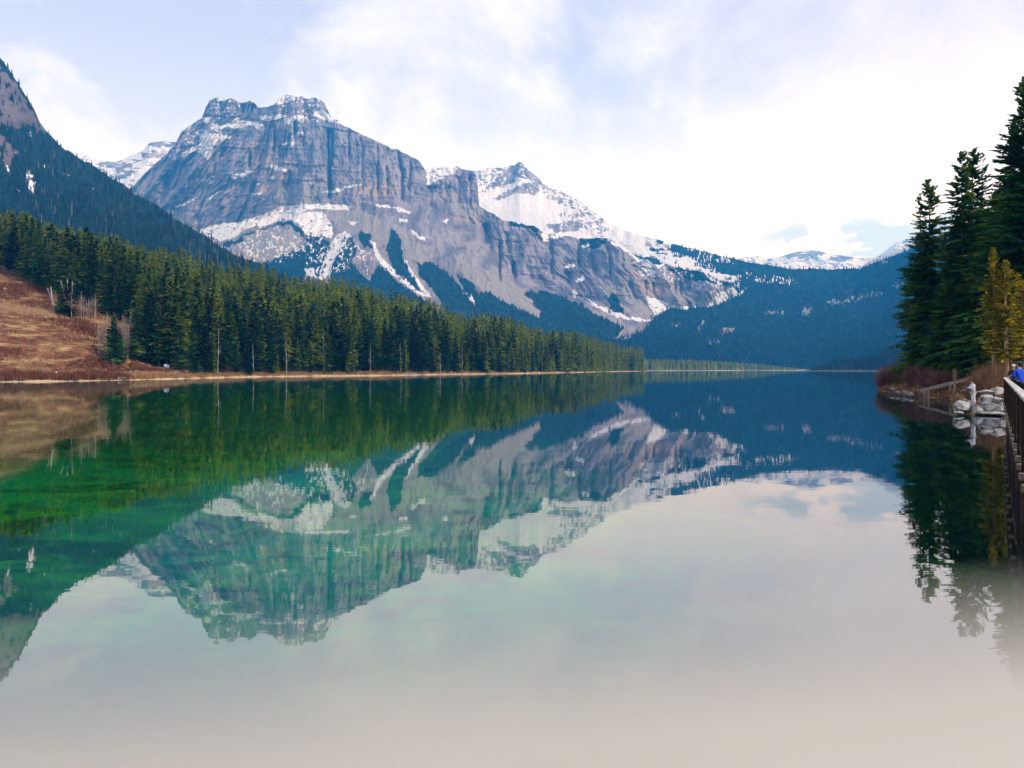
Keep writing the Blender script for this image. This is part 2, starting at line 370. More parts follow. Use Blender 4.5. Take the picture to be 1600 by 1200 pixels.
def rock_disp(seed, Lpy, amp=1.0):
    def f(V, px, py):
        x, y, z = V[..., 0].copy(), V[..., 1].copy(), V[..., 2].copy()
        cl = 1 - smooth01(py, interp(Lpy, px) - 6, interp(Lpy, px) + 18)      # 1 on the cliffs, 0 on the aprons
        zz = z + .12 * x
        sh_ = .75 * (1 - smooth01(px, 360, 500)) - .25 * smooth01(px, 800, 900); xq = x - sh_ * (z - 900) + 26 * fbm(x / 90, z / 90, o=3, seed=seed + 40); x_keep = x; x = xq
        g1 = fbm(x / 260, zz / 900, y * 0 + seed, o=4, seed=seed, ridge=True, g=.55)
        g2 = fbm(x / 55 + z / 260, z / 260, o=4, seed=seed + 5, ridge=True, g=.6)
        g3 = fbm(x / 16, z / 30, o=3, seed=seed + 8)
        x = x_keep
        st = (zz + 35 * fbm(x / 300, z / 300, o=3, seed=seed + 11)) / 105.
        stf = st - np.floor(st); saw = stf ** 2.2
        st2 = (zz + 20 * fbm(x / 120, z / 120, o=3, seed=seed + 12)) / 33.; saw2 = (st2 - np.floor(st2)) ** 2
        off = -g1 * (125 * cl + 50 * (1 - cl)) - g2 * (46 * cl + 16 * (1 - cl)) - g3 * (9 * cl + 5)
        off += (saw * 20 * smooth01(fbm(x / 420, z / 300, o=3, seed=seed + 30), -.3, .4) + saw2 * 4) * cl
        for (gx_, y0_, y1_, w_, dp_, sl_) in GROOVES:
            off += dp_ * np.exp(-((px + 2.0 * fbm(py / 12, px / 40, o=3, seed=5) - gx_ - sl_ * (py - y0_)) / w_) ** 2) * smooth01(py, y0_ - 3, y0_ + 5) * (1 - smooth01(py, y1_ - 8, y1_ + 3))
        edge = np.ones_like(x); edge[:14] = .3
        V[..., 1] = y + off * amp * edge
        s = V[..., 1] / y
        V[..., 0] = x * s; V[..., 2] = CAMZ + (z - CAMZ) * s          # keep every ridge at its own bearing while it moves in depth
        V[..., 2] += amp * 7 * fbm(x / 40, y / 40, o=4, seed=seed + 20) * (1 - cl)
        return V, px, py
    return f
def masks1(V, px, py):
    m = np.zeros(px.shape + (3,), np.float32)
    sc = polymask(px, py, SCREE1, 4, 12, 31); fo = polymask(px, py, FOR1, 5, 9, 41); sn = polymask(px, py, SNOW1, 3.2, 9, 51)
    mx = polymask(px, py, MIX1, 5, 12, 61)
    n = fbm(px / 3.4 + py / 7, py / 4.6 - px / 9, o=4, seed=71, g=.7)
    m[..., 1] = sc; m[..., 2] = fo
    snm = sn & (fbm(px / 6, py / 3, o=3, seed=72) > -.42)
    m[..., 0] = snm | (mx & (n > np.where(py < 215, .26, .19)))
    m[..., 2] *= ~(snm & ~fo | (sn & (n > -.1)))
    m[..., 0] *= np.where(fo & ~mx, (n > .1) * sn, 1)
    back = py < interp(M1L[0], px) - 1.5
    m[..., 0] = np.where(back, 1, m[..., 0])
    return m
def auto1(V, nrm, px, py, mk):
    n = fbm(px / 7, py / 3.5, o=4, seed=81, g=.6)
    led = (nrm[..., 2] + .40 * n > 1.0) & (py < interp(M1L[1], px) + 8) & (V[..., 2] > 500)
    right = px > 520
    led &= ~right | (nrm[..., 2] + .40 * n > 1.10)
    return (led & (mk[..., 2] < .5)).astype(np.float32)
o_m1, VM1, KM1, PM1, NM1 = loft('mountain', M1L, 150, 1185, 1.0, [200, 110, 90], rock_disp(3, M1L[1]), masks1, m_rock, back=900, jag=4.5, seed=3, auto_snow=auto1)

# ------------------------------------------------------------------ snowy second peak running down into the wooded valley wall
M2L = [
 [(690,262,6000),(745,266,5900),(760,263,5900),(785,262,5900),(792,259,5900),(800,257,5880),(806,256,5860),(812,252,5850),(818,257,5840),(826,266,5820),(840,275,5780),(848,285,5760),(855,290,5740),(880,300,5700),(900,311,5600),(925,327,5500),(945,344,5400),(955,351,5350),(1000,368,5100),(1050,381,4900),(1100,393,4750),(1150,406,4600),(1200,415,4500),(1240,420,4450),(1300,421,4350),(1340,419,4200),(1365,405,4000),(1390,395,3850),(1430,380,3600),(1500,352,3300),(1600,320,3000),(1700,300,2800)],
 [(690,385,5250),(850,374,5100),(950,400,4900),(1050,418,4500),(1100,440,4200),(1150,466,3800),(1230,480,3550),(1340,480,3300),(1430,460,2900),(1600,430,2400),(1700,420,2200)],
 [(690,520,3700),(950,520,3250),(1050,515,3050),(1150,522,2950),(1250,535,2750),(1400,530,2350),(1600,520,2000),(1700,515,1900)],
 [(690,578.4,2400),(950,578.4,2300),(1250,578.4,2250),(1400,578.4,1900),(1700,579,1600)],
]
SNOW2 = [[(740,240),(855,240),(1000,360),(1050,380),(1045,390),(1040,410),(1000,400),(955,382),(900,372),(850,372),(800,352),(740,320)],
 [(1020,385),(1060,395),(1090,408),(1120,425),(1150,432),(1150,440),(1110,440),(1080,425),(1050,420),(1025,405)],
 [(1350,405),(1440,360),(1440,372),(1400,388),(1372,400),(1350,414)]]
ROCK2 = [[(778,277),(793,262),(812,250),(828,265),(836,277),(822,279),(803,283),(788,292),(760,297),(756,292)],[(769,311),(790,300),(815,288),(834,282),(845,292),(840,304),(820,303),(800,303),(780,312)],
 [(800,262),(812,250),(850,283),(857,291),(845,290),(832,283)],[(850,352),(900,346),(912,352),(905,360),(868,364)]]
RMIX2 = [[(745,262),(795,262),(760,300),(745,300)],[(845,285),(880,298),(925,323),(955,348),(950,358),(925,350),(895,333),(868,318),(848,300)],[(868,330),(920,340),(960,365),(940,372),(880,350)],[(1000,368),(1100,400),(1120,420),(1060,405),(1000,382)]]
CLEAR2 = [[(1123,514),(1150,507),(1152,511),(1140,520),(1130,527)],[(1288,470),(1310,469),(1340,460),(1375,454),(1381,461),(1350,468),(1312,476),(1294,476)],[(1394,446),(1412,439),(1412,448),(1398,451)],
 [(1086,518),(1097,500),(1103,500),(1092,520)],[(1250,470),(1258,470),(1256,476)],[(1195,487),(1225,484),(1222,489),(1198,491)],[(1255,480),(1268,478),(1266,494),(1255,492)],[(1107,532),(1125,532),(1120,538),(1108,538)],
 [(1050,508),(1062,505),(1062,512)],[(1375,410),(1388,407),(1388,413),(1378,414)],[(1350,452),(1362,450),(1358,456)]]
SPK2 = [[(1165,425),(1250,437),(1248,447),(1165,440)],[(1070,388),(1140,400),(1150,412),(1090,405)],[(1120,428),(1160,430),(1152,460),(1120,455)],[(1045,392),(1110,410),(1125,430),(1070,425)],[(1130,440),(1165,450),(1158,462),(1130,472)]]
def disp2(V, px, py):
    x, y, z = V[..., 0].copy(), V[..., 1].copy(), V[..., 2].copy()
    pk = 1 - smooth01(px, 930, 1010)
    g1 = fbm(x / 500, z / 700, y / 900, o=4, seed=13, ridge=True)
    g2 = fbm(x / 90, z / 160, y / 200, o=4, seed=15, ridge=True, g=.6)
    bowl = np.exp(-((px - 820) / 70) ** 2) * smooth01(py, 285, 305)
    off = (-g1 * (60 + 30 * pk) - g2 * (20 + 20 * pk)) * (1 - .8 * bowl)
    off[:14] *= .3
    s = (y + off) / y
    V[..., 0] = x * s; V[..., 1] = y * s; V[..., 2] = CAMZ + (z - CAMZ) * s
    V[-1, :, 2] = -4
    return V, px, py
def masks2(V, px, py):
    m = np.zeros(px.shape + (3,), np.float32)
    sn = polymask(px, py, SNOW2, 4, 14, 33); rk = polymask(px, py, ROCK2, 4, 8, 34); mx = polymask(px, py, RMIX2, 5, 14, 35)
    n = fbm(px / 4.2 + py / 9, py / 3.2 - px / 9, o=4, seed=36, g=.68)
    cl = polymask(px, py, CLEAR2, 5.5, 6, 37) & (fbm(px / 3, py / 3, o=3, seed=93) > -.12); sp = polymask(px, py, SPK2, 5, 12, 38)
    n2 = fbm(px / 1.6, py / 6, o=3, seed=39)
    snow = (sn & ~(rk & (n < .28)) & ~(mx & (n < -.12)))
    spk = sp & (n2 > .18)
    fo = ~sn & (px > 930) | (sn & (px > 1000) & (fbm(px / 12, py / 5, o=4, seed=40) > .22) & (px < 1340))
    m[..., 0] = (snow & ~fo) | spk; m[..., 1] = cl; m[..., 2] = fo & ~spk & ~cl
    cl2 = (px > 1340) & (py < interp([(1340, 422), (1365, 411), (1390, 402), (1430, 387), (1500, 365), (1700, 330)], px) + 1.5 * n)
    m[..., 0] = np.where(cl2, 1, m[..., 0]); m[..., 2] = np.where(cl2, 0, m[..., 2])
    return m
o_m2, VM2, KM2, PM2, NM2 = loft('mountain_ridge', M2L, 690, 1700, 1.2, [130, 90, 50], disp2, masks2, m_rock, back=900, jag=2.0, seed=5)

# ------------------------------------------------------------------ far snow range left of the massif, far white summit on the right
def disp0(V, px, py):
    x, y, z = V[..., 0].copy(), V[..., 1].copy(), V[..., 2].copy()
    off = -120 * fbm(x / 500, z / 400, y / 900, o=5, seed=23, ridge=True, g=.6); off[:14] *= .3
    s = (y + off) / y
    V[..., 0] = x * s; V[..., 1] = y * s; V[..., 2] = CAMZ + (z - CAMZ) * s
    return V, px, py
def masks0(seed, bands):
    def f(V, px, py):
        m = np.zeros(px.shape + (3,), np.float32)
        n = fbm(px / 14 + py / 14, py / 4.0 - px / 22, o=5, seed=seed, g=.62)
        rk = polymask(px, py, bands, 3, 8, seed)
        m[..., 0] = (n > -.28) & ~(rk & (n < .25)); return m
    return f
o_m0, *_ = loft('snow_range', [[(60,240,7000),(100,232,7000),(112,236,7000),(130,242,6950),(145,246,6900),(165,251,6850),(180,252,6800),(192,250,6750),(205,243,6700),(222,236,6650),(230,228,6600),(233,223,6600),(250,221,6550),(280,221,6500),(330,215,6400),(400,230,6400)],
   [(60,290,6300),(230,262,6100),(400,290,6000)],[(60,420,5600),(400,440,5500)]], 60, 400, 1.0, [70, 50], disp0,
   masks0(91, [[(228,222),(280,219),(282,228),(240,230)],[(218,238),(228,236),(262,238),(258,246),(222,246)],[(150,255),(190,250),(180,262),(150,262)],[(180,262),(210,252),(205,275),(185,285)]]), m_rock, back=900, jag=2.5, seed=9)
o_m3, *_ = loft('far_summit', [[(1130,412,9300),(1150,404,9300),(1180,400,9300),(1200,404,9300),(1215,402,9200),(1240,394,9200),(1262,391,9200),(1280,392,9200),(1300,397,9200),(1320,400,9200),(1332,402,9200),(1345,404,9200),(1370,402,9000),(1400,380,8800),(1425,372,8800),(1470,350,8600),(1560,330,8600)],
   [(1130,430,8900),(1340,425,8700),(1560,380,8300)],[(1130,470,8300),(1560,470,7800)]], 1130, 1560, 1.0, [60, 30], disp0,
   masks0(95, [[(1225,398),(1270,390),(1290,396),(1260,402),(1230,404)],[(1300,400),(1335,403),(1320,410),(1290,408)]]), m_rock, back=700, jag=1.6, seed=12)
# ------------------------------------------------------------------ steep wooded hillside on the left (rock face near its top)
HBL = [
 [(-420,-260,2300),(-200,-130,2280),(-100,-20,2260),(-40,45,2240),(0,90,2220),(15,108,2210),(30,135,2200),(45,158,2190),(60,185,2180),(75,210,2150),(90,225,2120),(110,239,2100),(150,262,2050),(200,294,1980),(250,326,1900),(300,357,1820),(350,388,1750),(400,413,1680),(450,434,1600),(520,456,1500),(600,480,1400),(700,510,1300),(800,540,1200)],
 [(-420,150,1750),(0,262,1700),(75,290,1680),(200,345,1600),(400,445,1400),(600,505,1200),(800,555,1050)],
 [(-420,420,1000),(0,470,950),(400,520,880),(800,574,900)],
]
ROCKB = [[(-60,60),(0,100),(22,130),(45,165),(62,190),(76,212),(70,205),(58,205),(45,196),(30,200),(10,198),(-60,190)],[(0,212),(15,225),(30,240),(22,246),(5,232),(-20,225)],[(0,235),(20,245),(18,262),(4,262)]]
SNB = [[(38,262),(48,266),(54,285),(52,304),(46,300),(42,280)],[(8,256),(14,260),(16,272),(10,268)],[(46,208),(52,212),(48,214)],[(24,298),(30,296),(28,302)],[(84,252),(88,254),(86,258)],[(100,268),(108,272),(102,274)],[(68,256),(72,258),(70,262)],[(140,292),(148,296),(142,298)]]
def dispB(V, px, py):
    x, y, z = V[..., 0].copy(), V[..., 1].copy(), V[..., 2].copy()
    off = -35 * fbm(x / 160, z / 250, y / 300, o=4, seed=43, ridge=True) - 10 * fbm(x / 30, z / 50, o=3, seed=44); off[:14] *= .3
    s = (y + off) / y
    V[..., 0] = x * s; V[..., 1] = y * s; V[..., 2] = CAMZ + (z - CAMZ) * s
    return V, px, py
def masksB(V, px, py):
    m = np.zeros(px.shape + (3,), np.float32)
    rk = polymask(px, py, ROCKB, 7, 12, 46); sn = polymask(px, py, SNB, 5, 6, 47)
    n = fbm(px / 5, py / 9, o=4, seed=48)
    rk &= n < .30
    m[..., 0] = sn & (fbm(px / 2.5, py / 3.5, o=3, seed=49) > .12); m[..., 2] = ~rk & ~sn
    return m
o_hb, VHB, KHB, PHB, NHB = loft('hillside', HBL, -420, 800, 1.6, [150, 90], dispB, masksB, m_hill, back=600, jag=5, seed=17)

# ------------------------------------------------------------------ ground of the left shore: meadow and forest floor
def shore_d(px):      # distance of the water's edge on the left side
    return np.interp(px, [-600,-300,0,100,200,280,400,600,800,900,990,1010], [118,140,173,182,204,231,289,347,495,680,1080,1180])
MEADOW = [(-900,300),(-300,330),(-100,385),(0,412),(25,428),(60,447),(90,462),(120,470),(150,485),(180,497),(205,508),(225,520),(222,545),(215,565),(250,575),(300,582),(300,600),(-900,640)]
gx = np.concatenate([np.arange(-600, 320, 3.0), np.arange(320, 1012, 5.0)])
tt = np.concatenate([[-1.0, -.5, -.15, 0], np.linspace(.004, 1, 150) ** 1.35, [1.25, 1.6, 2.2]])
def hillA(px, t):
    """t=0 the water's edge, t=1 the top of the first rise"""
    ds = shore_d(px)
    dt = np.interp(px, [-600,-300,0,200,400,600,800,990,1010], [420,470,520,540,600,650,800,1250,1400])
    zt = np.interp(px, [-600,-300,0,200,400,560,700,850,990,1010], [160,125,84,69,59,48,33,20,3,1])
    d = ds + (dt - ds) * t
    # meadow side is steeper low down, forest side flatter
    dm = np.interp(px, [-600,0,100,200,300,1010], [1,1,1,.8,0,0])
    tm = np.clip(t, 0, None)
    prof = (1 - dm) * tm ** 1.1 + dm * (1.22 * tm - .22 * tm ** 2 - .10 * np.exp(-((tm - .08) / .07) ** 2) * (tm > 0) * tm / .08)
    z = zt * np.where(t > 1, prof * 0 + 1 - .35 * (t - 1), prof)
    z = np.where(t < 0, t * 9, z)
    return (px - 800) / F * d, d, z
def ground_z(px, d):
    ds = shore_d(px); dt = np.interp(px, [-600,-300,0,200,400,600,800,990,1010], [420,470,520,540,600,650,800,1250,1400])
    t = (d - ds) / (dt - ds); x, dd, z = hillA(px, t)
    amp = np.clip(t * 20, 0, 1)
    return z + amp * (1.1 * fbm(x / 22, d / 22, o=4, seed=61) + .25) + .25 * np.clip(t * 60, 0, 1)
GX, TT = np.meshgrid(gx, tt)
X_, D_, Z_ = hillA(GX, TT)
amp = np.clip(TT * 20, 0, 1)
Zf = Z_ + amp * (1.1 * fbm(X_ / 22, D_ / 22, o=4, seed=61) + .25) + .25 * np.clip(TT * 60, 0, 1) + .45 * fbm(X_ / 7, D_ / 5, o=3, seed=67) * np.exp(-((TT - .012) / .02) ** 2) * (TT > 0)
PYg = HOR - (Zf - CAMZ) / D_ * F
mead = inpoly(MEADOW, GX + 8 * fbm(GX / 18, PYg / 18, o=3, seed=63), PYg + 6 * fbm(GX / 18, PYg / 18, o=3, seed=64)).astype(np.float32)
mk = np.stack([mead, np.clip((Zf - .1) / 1.6, 0, 1), np.zeros_like(mead)], -1)
M = Mat('meadow_ground', .95, .1)
gn = M.noise(.10, (.45, 1.0, 4.5), 8, .74, .8); g2 = M.noise(.35, (1, 1, 1), 4, .65)
brush = M.mix(M.rng(g2, .35, .7), (.085, .028, .016), (.20, .085, .045))
straw = M.mix(g2, (.30, .17, .065), (.50, .33, .15))
mc = M.mix(M.rng(gn, .47, .62), brush, straw)
mc = M.mix(M.rng(M.noise(.03, (1, 1, 1), 3), .58, .7), mc, M.mix(g2, (.22, .12, .05), (.32, .19, .10)))
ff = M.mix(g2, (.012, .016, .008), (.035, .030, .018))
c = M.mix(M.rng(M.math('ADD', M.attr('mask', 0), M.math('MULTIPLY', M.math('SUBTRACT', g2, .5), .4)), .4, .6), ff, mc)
c = M.mix(M.rng(M.math('ADD', M.attr('mask', 1), M.math('MULTIPLY', M.math('SUBTRACT', g2, .5), 1.6)), .7, .12), c, M.mix(g2, (.46, .31, .15), (.62, .47, .27)))
M.color(c); M.bump(g2, .8, .5); m_meadow = M.m
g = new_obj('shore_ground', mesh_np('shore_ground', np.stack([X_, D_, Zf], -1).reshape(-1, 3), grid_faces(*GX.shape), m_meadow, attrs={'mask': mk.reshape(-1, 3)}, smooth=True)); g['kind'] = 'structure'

# ------------------------------------------------------------------ far river flats at the head of the lake
def flat_patch(name, pts_near, pts_far, mat, h=1.0, n=60, seed=1):
    a = np.array(pts_near, float); b = np.array(pts_far, float)
    s = np.linspace(0, 1, n); 
    def samp(p): 
        q = np.linspace(0, 1, len(p)); return np.stack([np.interp(s, q, p[:, 0]), np.interp(s, q, p[:, 1])], 1)
    A = samp(a); B = samp(b); rows = []
    for t in (0, .02, .08, .3, .6, 1):
        P_ = A * (1 - t) + B * t
        zz = np.full(n, {0: -.6, .02: .35}.get(t, h)) + .3 * fbm(P_[:, 0] / 40, P_[:, 1] / 40, o=3, seed=seed) * (t > 0)
        rows.append(np.column_stack([P_, zz]))
    V = np.array(rows).reshape(-1, 3); o = new_obj(name, mesh_np(name, V, grid_faces(6, n), mat, smooth=True)); o['kind'] = 'structure'; return o
M = Mat('flats_ground', .95, .1); a = M.noise(.02, (1, 1, 1), 4)
M.color(M.mix(a, (.34, .30, .22), (.52, .46, .36))); m_flats = M.m
flat_patch('river_flats', [(250, 1900), (240, 1480), (330, 1500), (450, 1560), (560, 1750), (740, 2000), (980, 2100), (1100, 2150)], [(200, 2500), (300, 2500), (420, 2500), (560, 2500), (700, 2500), (850, 2500), (1100, 2500), (1400, 2400)], m_flats, 1.2)

# ------------------------------------------------------------------ right bank near the footbridge
SHORE = np.array([(24, 8), (25, 22), (23.0, 33), (28.5, 41), (31.0, 45), (32.6, 49.5), (32.6, 53), (36, 58), (39.5, 63), (41.5, 68), (43.5, 74), (44.8, 80), (46.5, 88), (50, 99), (52.8, 107), (57, 113), (66, 122), (84, 150), (125, 235), (230, 460), (470, 900), (660, 1120), (720, 1330), (900, 1500)], float)
def sdist(x, y):
    """signed distance to the waterline, positive on land (to the right)"""
    best = np.full(x.shape, 1e9); sg = np.zeros(x.shape)
    for i in range(len(SHORE) - 1):
        a = SHORE[i]; b = SHORE[i + 1]; e = b - a; l2 = e @ e
        t = np.clip(((x - a[0]) * e[0] + (y - a[1]) * e[1]) / l2, 0, 1)
        dx = x - a[0] - e[0] * t; dy = y - a[1] - e[1] * t; d = np.hypot(dx, dy)
        s = np.sign(e[1] * dx - e[0] * dy); up = d < best
        best = np.where(up, d, best); sg = np.where(up, s, sg)
    return best * sg
def bank_z(x, y):
    s = sdist(x, y)
    z = np.where(s > 0, 1.1 * (1 - np.exp(-s / 2.2)) + .06 * s, s * .45)
    z = np.minimum(z, 1.4 + .05 * np.maximum(s, 0) + .10 * np.maximum(s - 60, 0))
    return z + .18 * fbm(x / 3, y / 3, o=4, seed=66) * smooth01(s, -.5, 1.5)
u = np.linspace(0, 1, 170); v = np.linspace(0, 1, 230)
yy = 6 + 394 * u ** 1.9
XX = []; YY = []
for y_ in yy:
    xs = np.interp(y_, SHORE[:, 1], SHORE[:, 0]); XX.append(xs - 9 - y_ * .02 + (110 + y_ * .8) * v ** 1.7); YY.append(np.full(230, y_))
XX = np.array(XX); YY = np.array(YY); ZZ = bank_z(XX, YY)
M = Mat('bank_ground', .95, .1); g2 = M.noise(1.2, (1, 1, 1), 5, .65); g3 = M.noise(.25, (1, 1, 1), 3)
M.color(M.mix(M.rng(g3, .42, .62), M.mix(g2, (.045, .025, .015), (.12, .07, .04)), M.mix(g2, (.20, .12, .045), (.34, .23, .09))))
M.bump(g2, .8, .15)
g = new_obj('bank_ground', mesh_np('bank_ground', np.stack([XX, YY, ZZ], -1).reshape(-1, 3), grid_faces(*XX.shape), M.m, smooth=True)); g['kind'] = 'structure'
# wooded far right shore beyond the bank
CX, CY = np.meshgrid(np.linspace(0, 1, 60), np.linspace(0, 1, 40))
sx = np.interp(CX, [0, .3, 1], [560, 640, 420]); 
HCL = [(1262, 1420), (1300, 1380), (1350, 1300), (1400, 1150), (1500, 1000), (1650, 850), (1900, 700)]
hp = np.linspace(1258, 1900, 120); ht = np.array([-.3, -.05, 0, .03, .1, .2, .35, .5, .7, 1, 1.4])
HP, HT = np.meshgrid(hp, ht); hd = np.interp(HP, [c[0] for c in HCL], [c[1] for c in HCL])
hz = np.interp(HP, [1258, 1270, 1340, 1400, 1500, 1700, 1900], [0, 1, 14, 26, 40, 60, 70])
dd = hd + np.maximum(HT, -.2) * 330
def hc_z(HP, HT): 
    hz = np.interp(HP, [1258, 1270, 1340, 1400, 1500, 1700, 1900], [0, 1, 14, 26, 40, 60, 70]); return np.where(HT < 0, HT * 8, .6 * np.minimum(1, HT * 20) + hz * np.minimum(HT, 1.1))
g = new_obj('wooded_shore_ground', mesh_np('wooded_shore_ground', np.stack([(HP - 800) / F * dd, dd, hc_z(HP, HT)], -1).reshape(-1, 3), grid_faces(*HP.shape), m_meadow, attrs={'mask': np.stack([HP * 0, np.where(HT > .02, 1, .0), HP * 0], -1).reshape(-1, 3)}, smooth=True)); g['kind'] = 'structure'

# ------------------------------------------------------------------ lake bed and lake
bx, by = np.meshgrid(np.linspace(-1, 1, 160) ** 3 * 14000, np.concatenate([np.linspace(-60, 400, 110), np.linspace(420, 12500, 40)]))
shallow = np.exp(-((bx + 14) / 22) ** 2 - ((by - 12) / 30) ** 2)
bz = -3.2 - 14 * smooth01(by + bx * .8, 20, 140) + 1.3 * shallow + .5 * fbm(bx / 9, by / 9, o=4, seed=77)
M = Mat('lakebed_silt', .9, .1); a = M.noise(.9, (.6, 1.0, 1), 8, .72, 1.0); b_ = M.noise(.06, (1, 1, 1), 4, .5)
zz_ = M.n('ShaderNodeSeparateXYZ'); M.L.new(M.tc.outputs['Object'], zz_.inputs[0])
M.color(M.mix(M.rng(zz_.outputs[2], -5, -13), M.mix(M.rng(b_, .35, .65), M.mix(a, (.014, .20, .006), (.14, .60, .02)), M.mix(a, (.012, .26, .08), (.12, .62, .16))), (.01, .13, .28))); M.bump(a, .6, .3)
m_bed = M.m
g = new_obj('lakebed', mesh_np('lakebed', np.stack([bx, by, bz], -1).reshape(-1, 3), grid_faces(*bx.shape), m_bed, smooth=True)); g['kind'] = 'structure'

M = Mat('lake_water', .05)
nt = M
fr = M.n('ShaderNodeFresnel'); fr.inputs[0].default_value = 1.33
geo = M.n('ShaderNodeTexCoord')
rip = M.noise(.9, (.30, 1.0, 1), 4, .55); bmp = M.n('ShaderNodeBump'); bmp.inputs['Strength'].default_value = .004; bmp.inputs['Distance'].default_value = .5
M.L.new(rip, bmp.inputs['Height'])
gl = M.n('ShaderNodeBsdfGlossy'); gl.inputs['Roughness'].default_value = .012; gl.inputs['Color'].default_value = (.87, .88, .95, 1)
M.L.new(bmp.outputs[0], gl.inputs['Normal'])
body = M.n('ShaderNodeBsdfDiffuse'); 
wx_ = M.n('ShaderNodeSeparateXYZ'); M.L.new(M.tc.outputs['Object'], wx_.inputs[0])
green_ = M.math('MULTIPLY', M.rng(M.math('ADD', wx_.outputs[0], M.math('MULTIPLY', M.noise(.12, (1, 1, 1), 3), 5)), 8.5, 1.0), M.math('MULTIPLY', M.rng(wx_.outputs[1], 170, 50), M.rng(wx_.outputs[1], 4, 12, .25, 1)))  # body green thinned close by so the reflected sky looks pale
weed = M.noise(.75, (.7, 1.0, 1), 8, .74, 1.2); weed2 = M.noise(.16, (.8, 1.0, 1), 5, .65, .8)
gcol = M.mix(M.rng(weed, .40, .62), (.001, .035, .001), (.05, .48, .010)); gcol = M.mix(M.rng(weed2, .45, .7), gcol, (.01, .44, .09)); gcol = M.mix(M.rng(wx_.outputs[1], 16, 34, 0, .6), gcol, (.001, .035, .004))  # body colour darkened further out to deepen the forest's reflection
M.L.new(M.mix(green_, M.mix(M.rng(wx_.outputs[1], 40, 160), (.0, .030, .035), (.0, .16, .19)), gcol), body.inputs['Color'])
tr = M.n('ShaderNodeBsdfTransparent'); tr.inputs['Color'].default_value = (.35, .96, .40, 1)
mb = M.n('ShaderNodeMixShader'); mb.inputs[0].default_value = .62
M.L.new(body.outputs[0], mb.inputs[1]); M.L.new(tr.outputs[0], mb.inputs[2])
mr = M.n('ShaderNodeMixShader')
M.L.new(M.math('ADD', M.math('MULTIPLY', fr.outputs[0], .58), .33, True), mr.inputs[0])
M.L.new(mb.outputs[0], mr.inputs[1]); M.L.new(gl.outputs[0], mr.inputs[2])
M.N.remove(M.b); M.L.new(mr.outputs[0], M.o.inputs[0])
m_water = M.m
S_ = 13500
g = new_obj('lake', mesh_np('lake', [(-S_, -60, 0), (S_, -60, 0), (S_, 12000, 0), (-S_, 12000, 0)], np.array([[0, 1, 2, 3]]), m_water)); g['kind'] = 'structure'
# ------------------------------------------------------------------ conifers
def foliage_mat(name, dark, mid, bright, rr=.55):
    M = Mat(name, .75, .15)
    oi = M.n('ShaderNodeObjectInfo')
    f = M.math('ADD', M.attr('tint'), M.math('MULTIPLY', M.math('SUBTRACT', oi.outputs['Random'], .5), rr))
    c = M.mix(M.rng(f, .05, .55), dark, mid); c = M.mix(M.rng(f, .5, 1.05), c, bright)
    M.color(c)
    tl = M.n('ShaderNodeBsdfTranslucent'); M.L.new(c, tl.inputs[0])
    mx = M.n('ShaderNodeMixShader'); mx.inputs[0].default_value = .22
    M.L.new(M.b.outputs[0], mx.inputs[1]); M.L.new(tl.outputs[0], mx.inputs[2]); M.L.new(mx.outputs[0], M.o.inputs[0])
    return M.m
m_spruce = foliage_mat('spruce_needles', (.002, .013, .004), (.014, .080, .010), (.25, .29, .018), .95)  # near-black to yellow-green range imitates dark gaps and sunlit tops
m_spruce_blue = foliage_mat('bluish_spruce_needles', (.005, .032, .015), (.035, .135, .030), (.26, .34, .03))  # needles a little bluer and lighter than the shore forest's
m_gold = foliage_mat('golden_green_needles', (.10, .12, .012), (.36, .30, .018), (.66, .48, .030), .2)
m_farwood = foliage_mat('distant_conifers', (.003, .012, .010), (.007, .024, .015), (.018, .045, .018), 0)
m_flatwood = foliage_mat('valley_floor_trees', (.08, .13, .03), (.18, .22, .05), (.34, .32, .09), 0)
def bark(name, a, b, sc=3):
    M = Mat(name, .9, .1); n = M.noise(sc, (1, 1, .25), 4, .6); M.color(M.mix(M.rng(n, .35, .65), a, b)); M.bump(n, .6, .03); return M.m
m_bark = bark('spruce_bark', (.05, .04, .035), (.13, .105, .085))
m_warmbark = bark('pine_bark', (.28, .17, .09), (.52, .36, .22), 2.2)
m_pale = bark('aspen_bark', (.26, .22, .18), (.44, .38, .31), 1.5)
m_dead = bark('dead_wood', (.22, .19, .17), (.46, .42, .38))

def tube(pts, rad, ns=6):
    """tapered tube along points -> V, quads"""
    pts = np.asarray(pts, float); rad = np.asarray(rad, float); n = len(pts)
    d = np.gradient(pts, axis=0); d /= np.linalg.norm(d, axis=1, keepdims=True) + 1e-9
    ref = np.where(np.abs(d[:, 2:3]) > .9, np.array([[1., 0, 0]]), np.array([[0, 0, 1.]]))
    a = np.cross(d, ref); a /= np.linalg.norm(a, axis=1, keepdims=True); b = np.cross(d, a)
    th = np.arange(ns) / ns * 2 * np.pi
    V = pts[:, None] + rad[:, None, None] * (a[:, None] * np.cos(th)[None, :, None] + b[:, None] * np.sin(th)[None, :, None])
    i = np.arange((n - 1) * ns); r = i // ns; c = i % ns; c2 = (c + 1) % ns
    Fq = np.stack([r * ns + c, r * ns + c2, (r + 1) * ns + c2, (r + 1) * ns + c], 1)
    return V.reshape(-1, 3), Fq
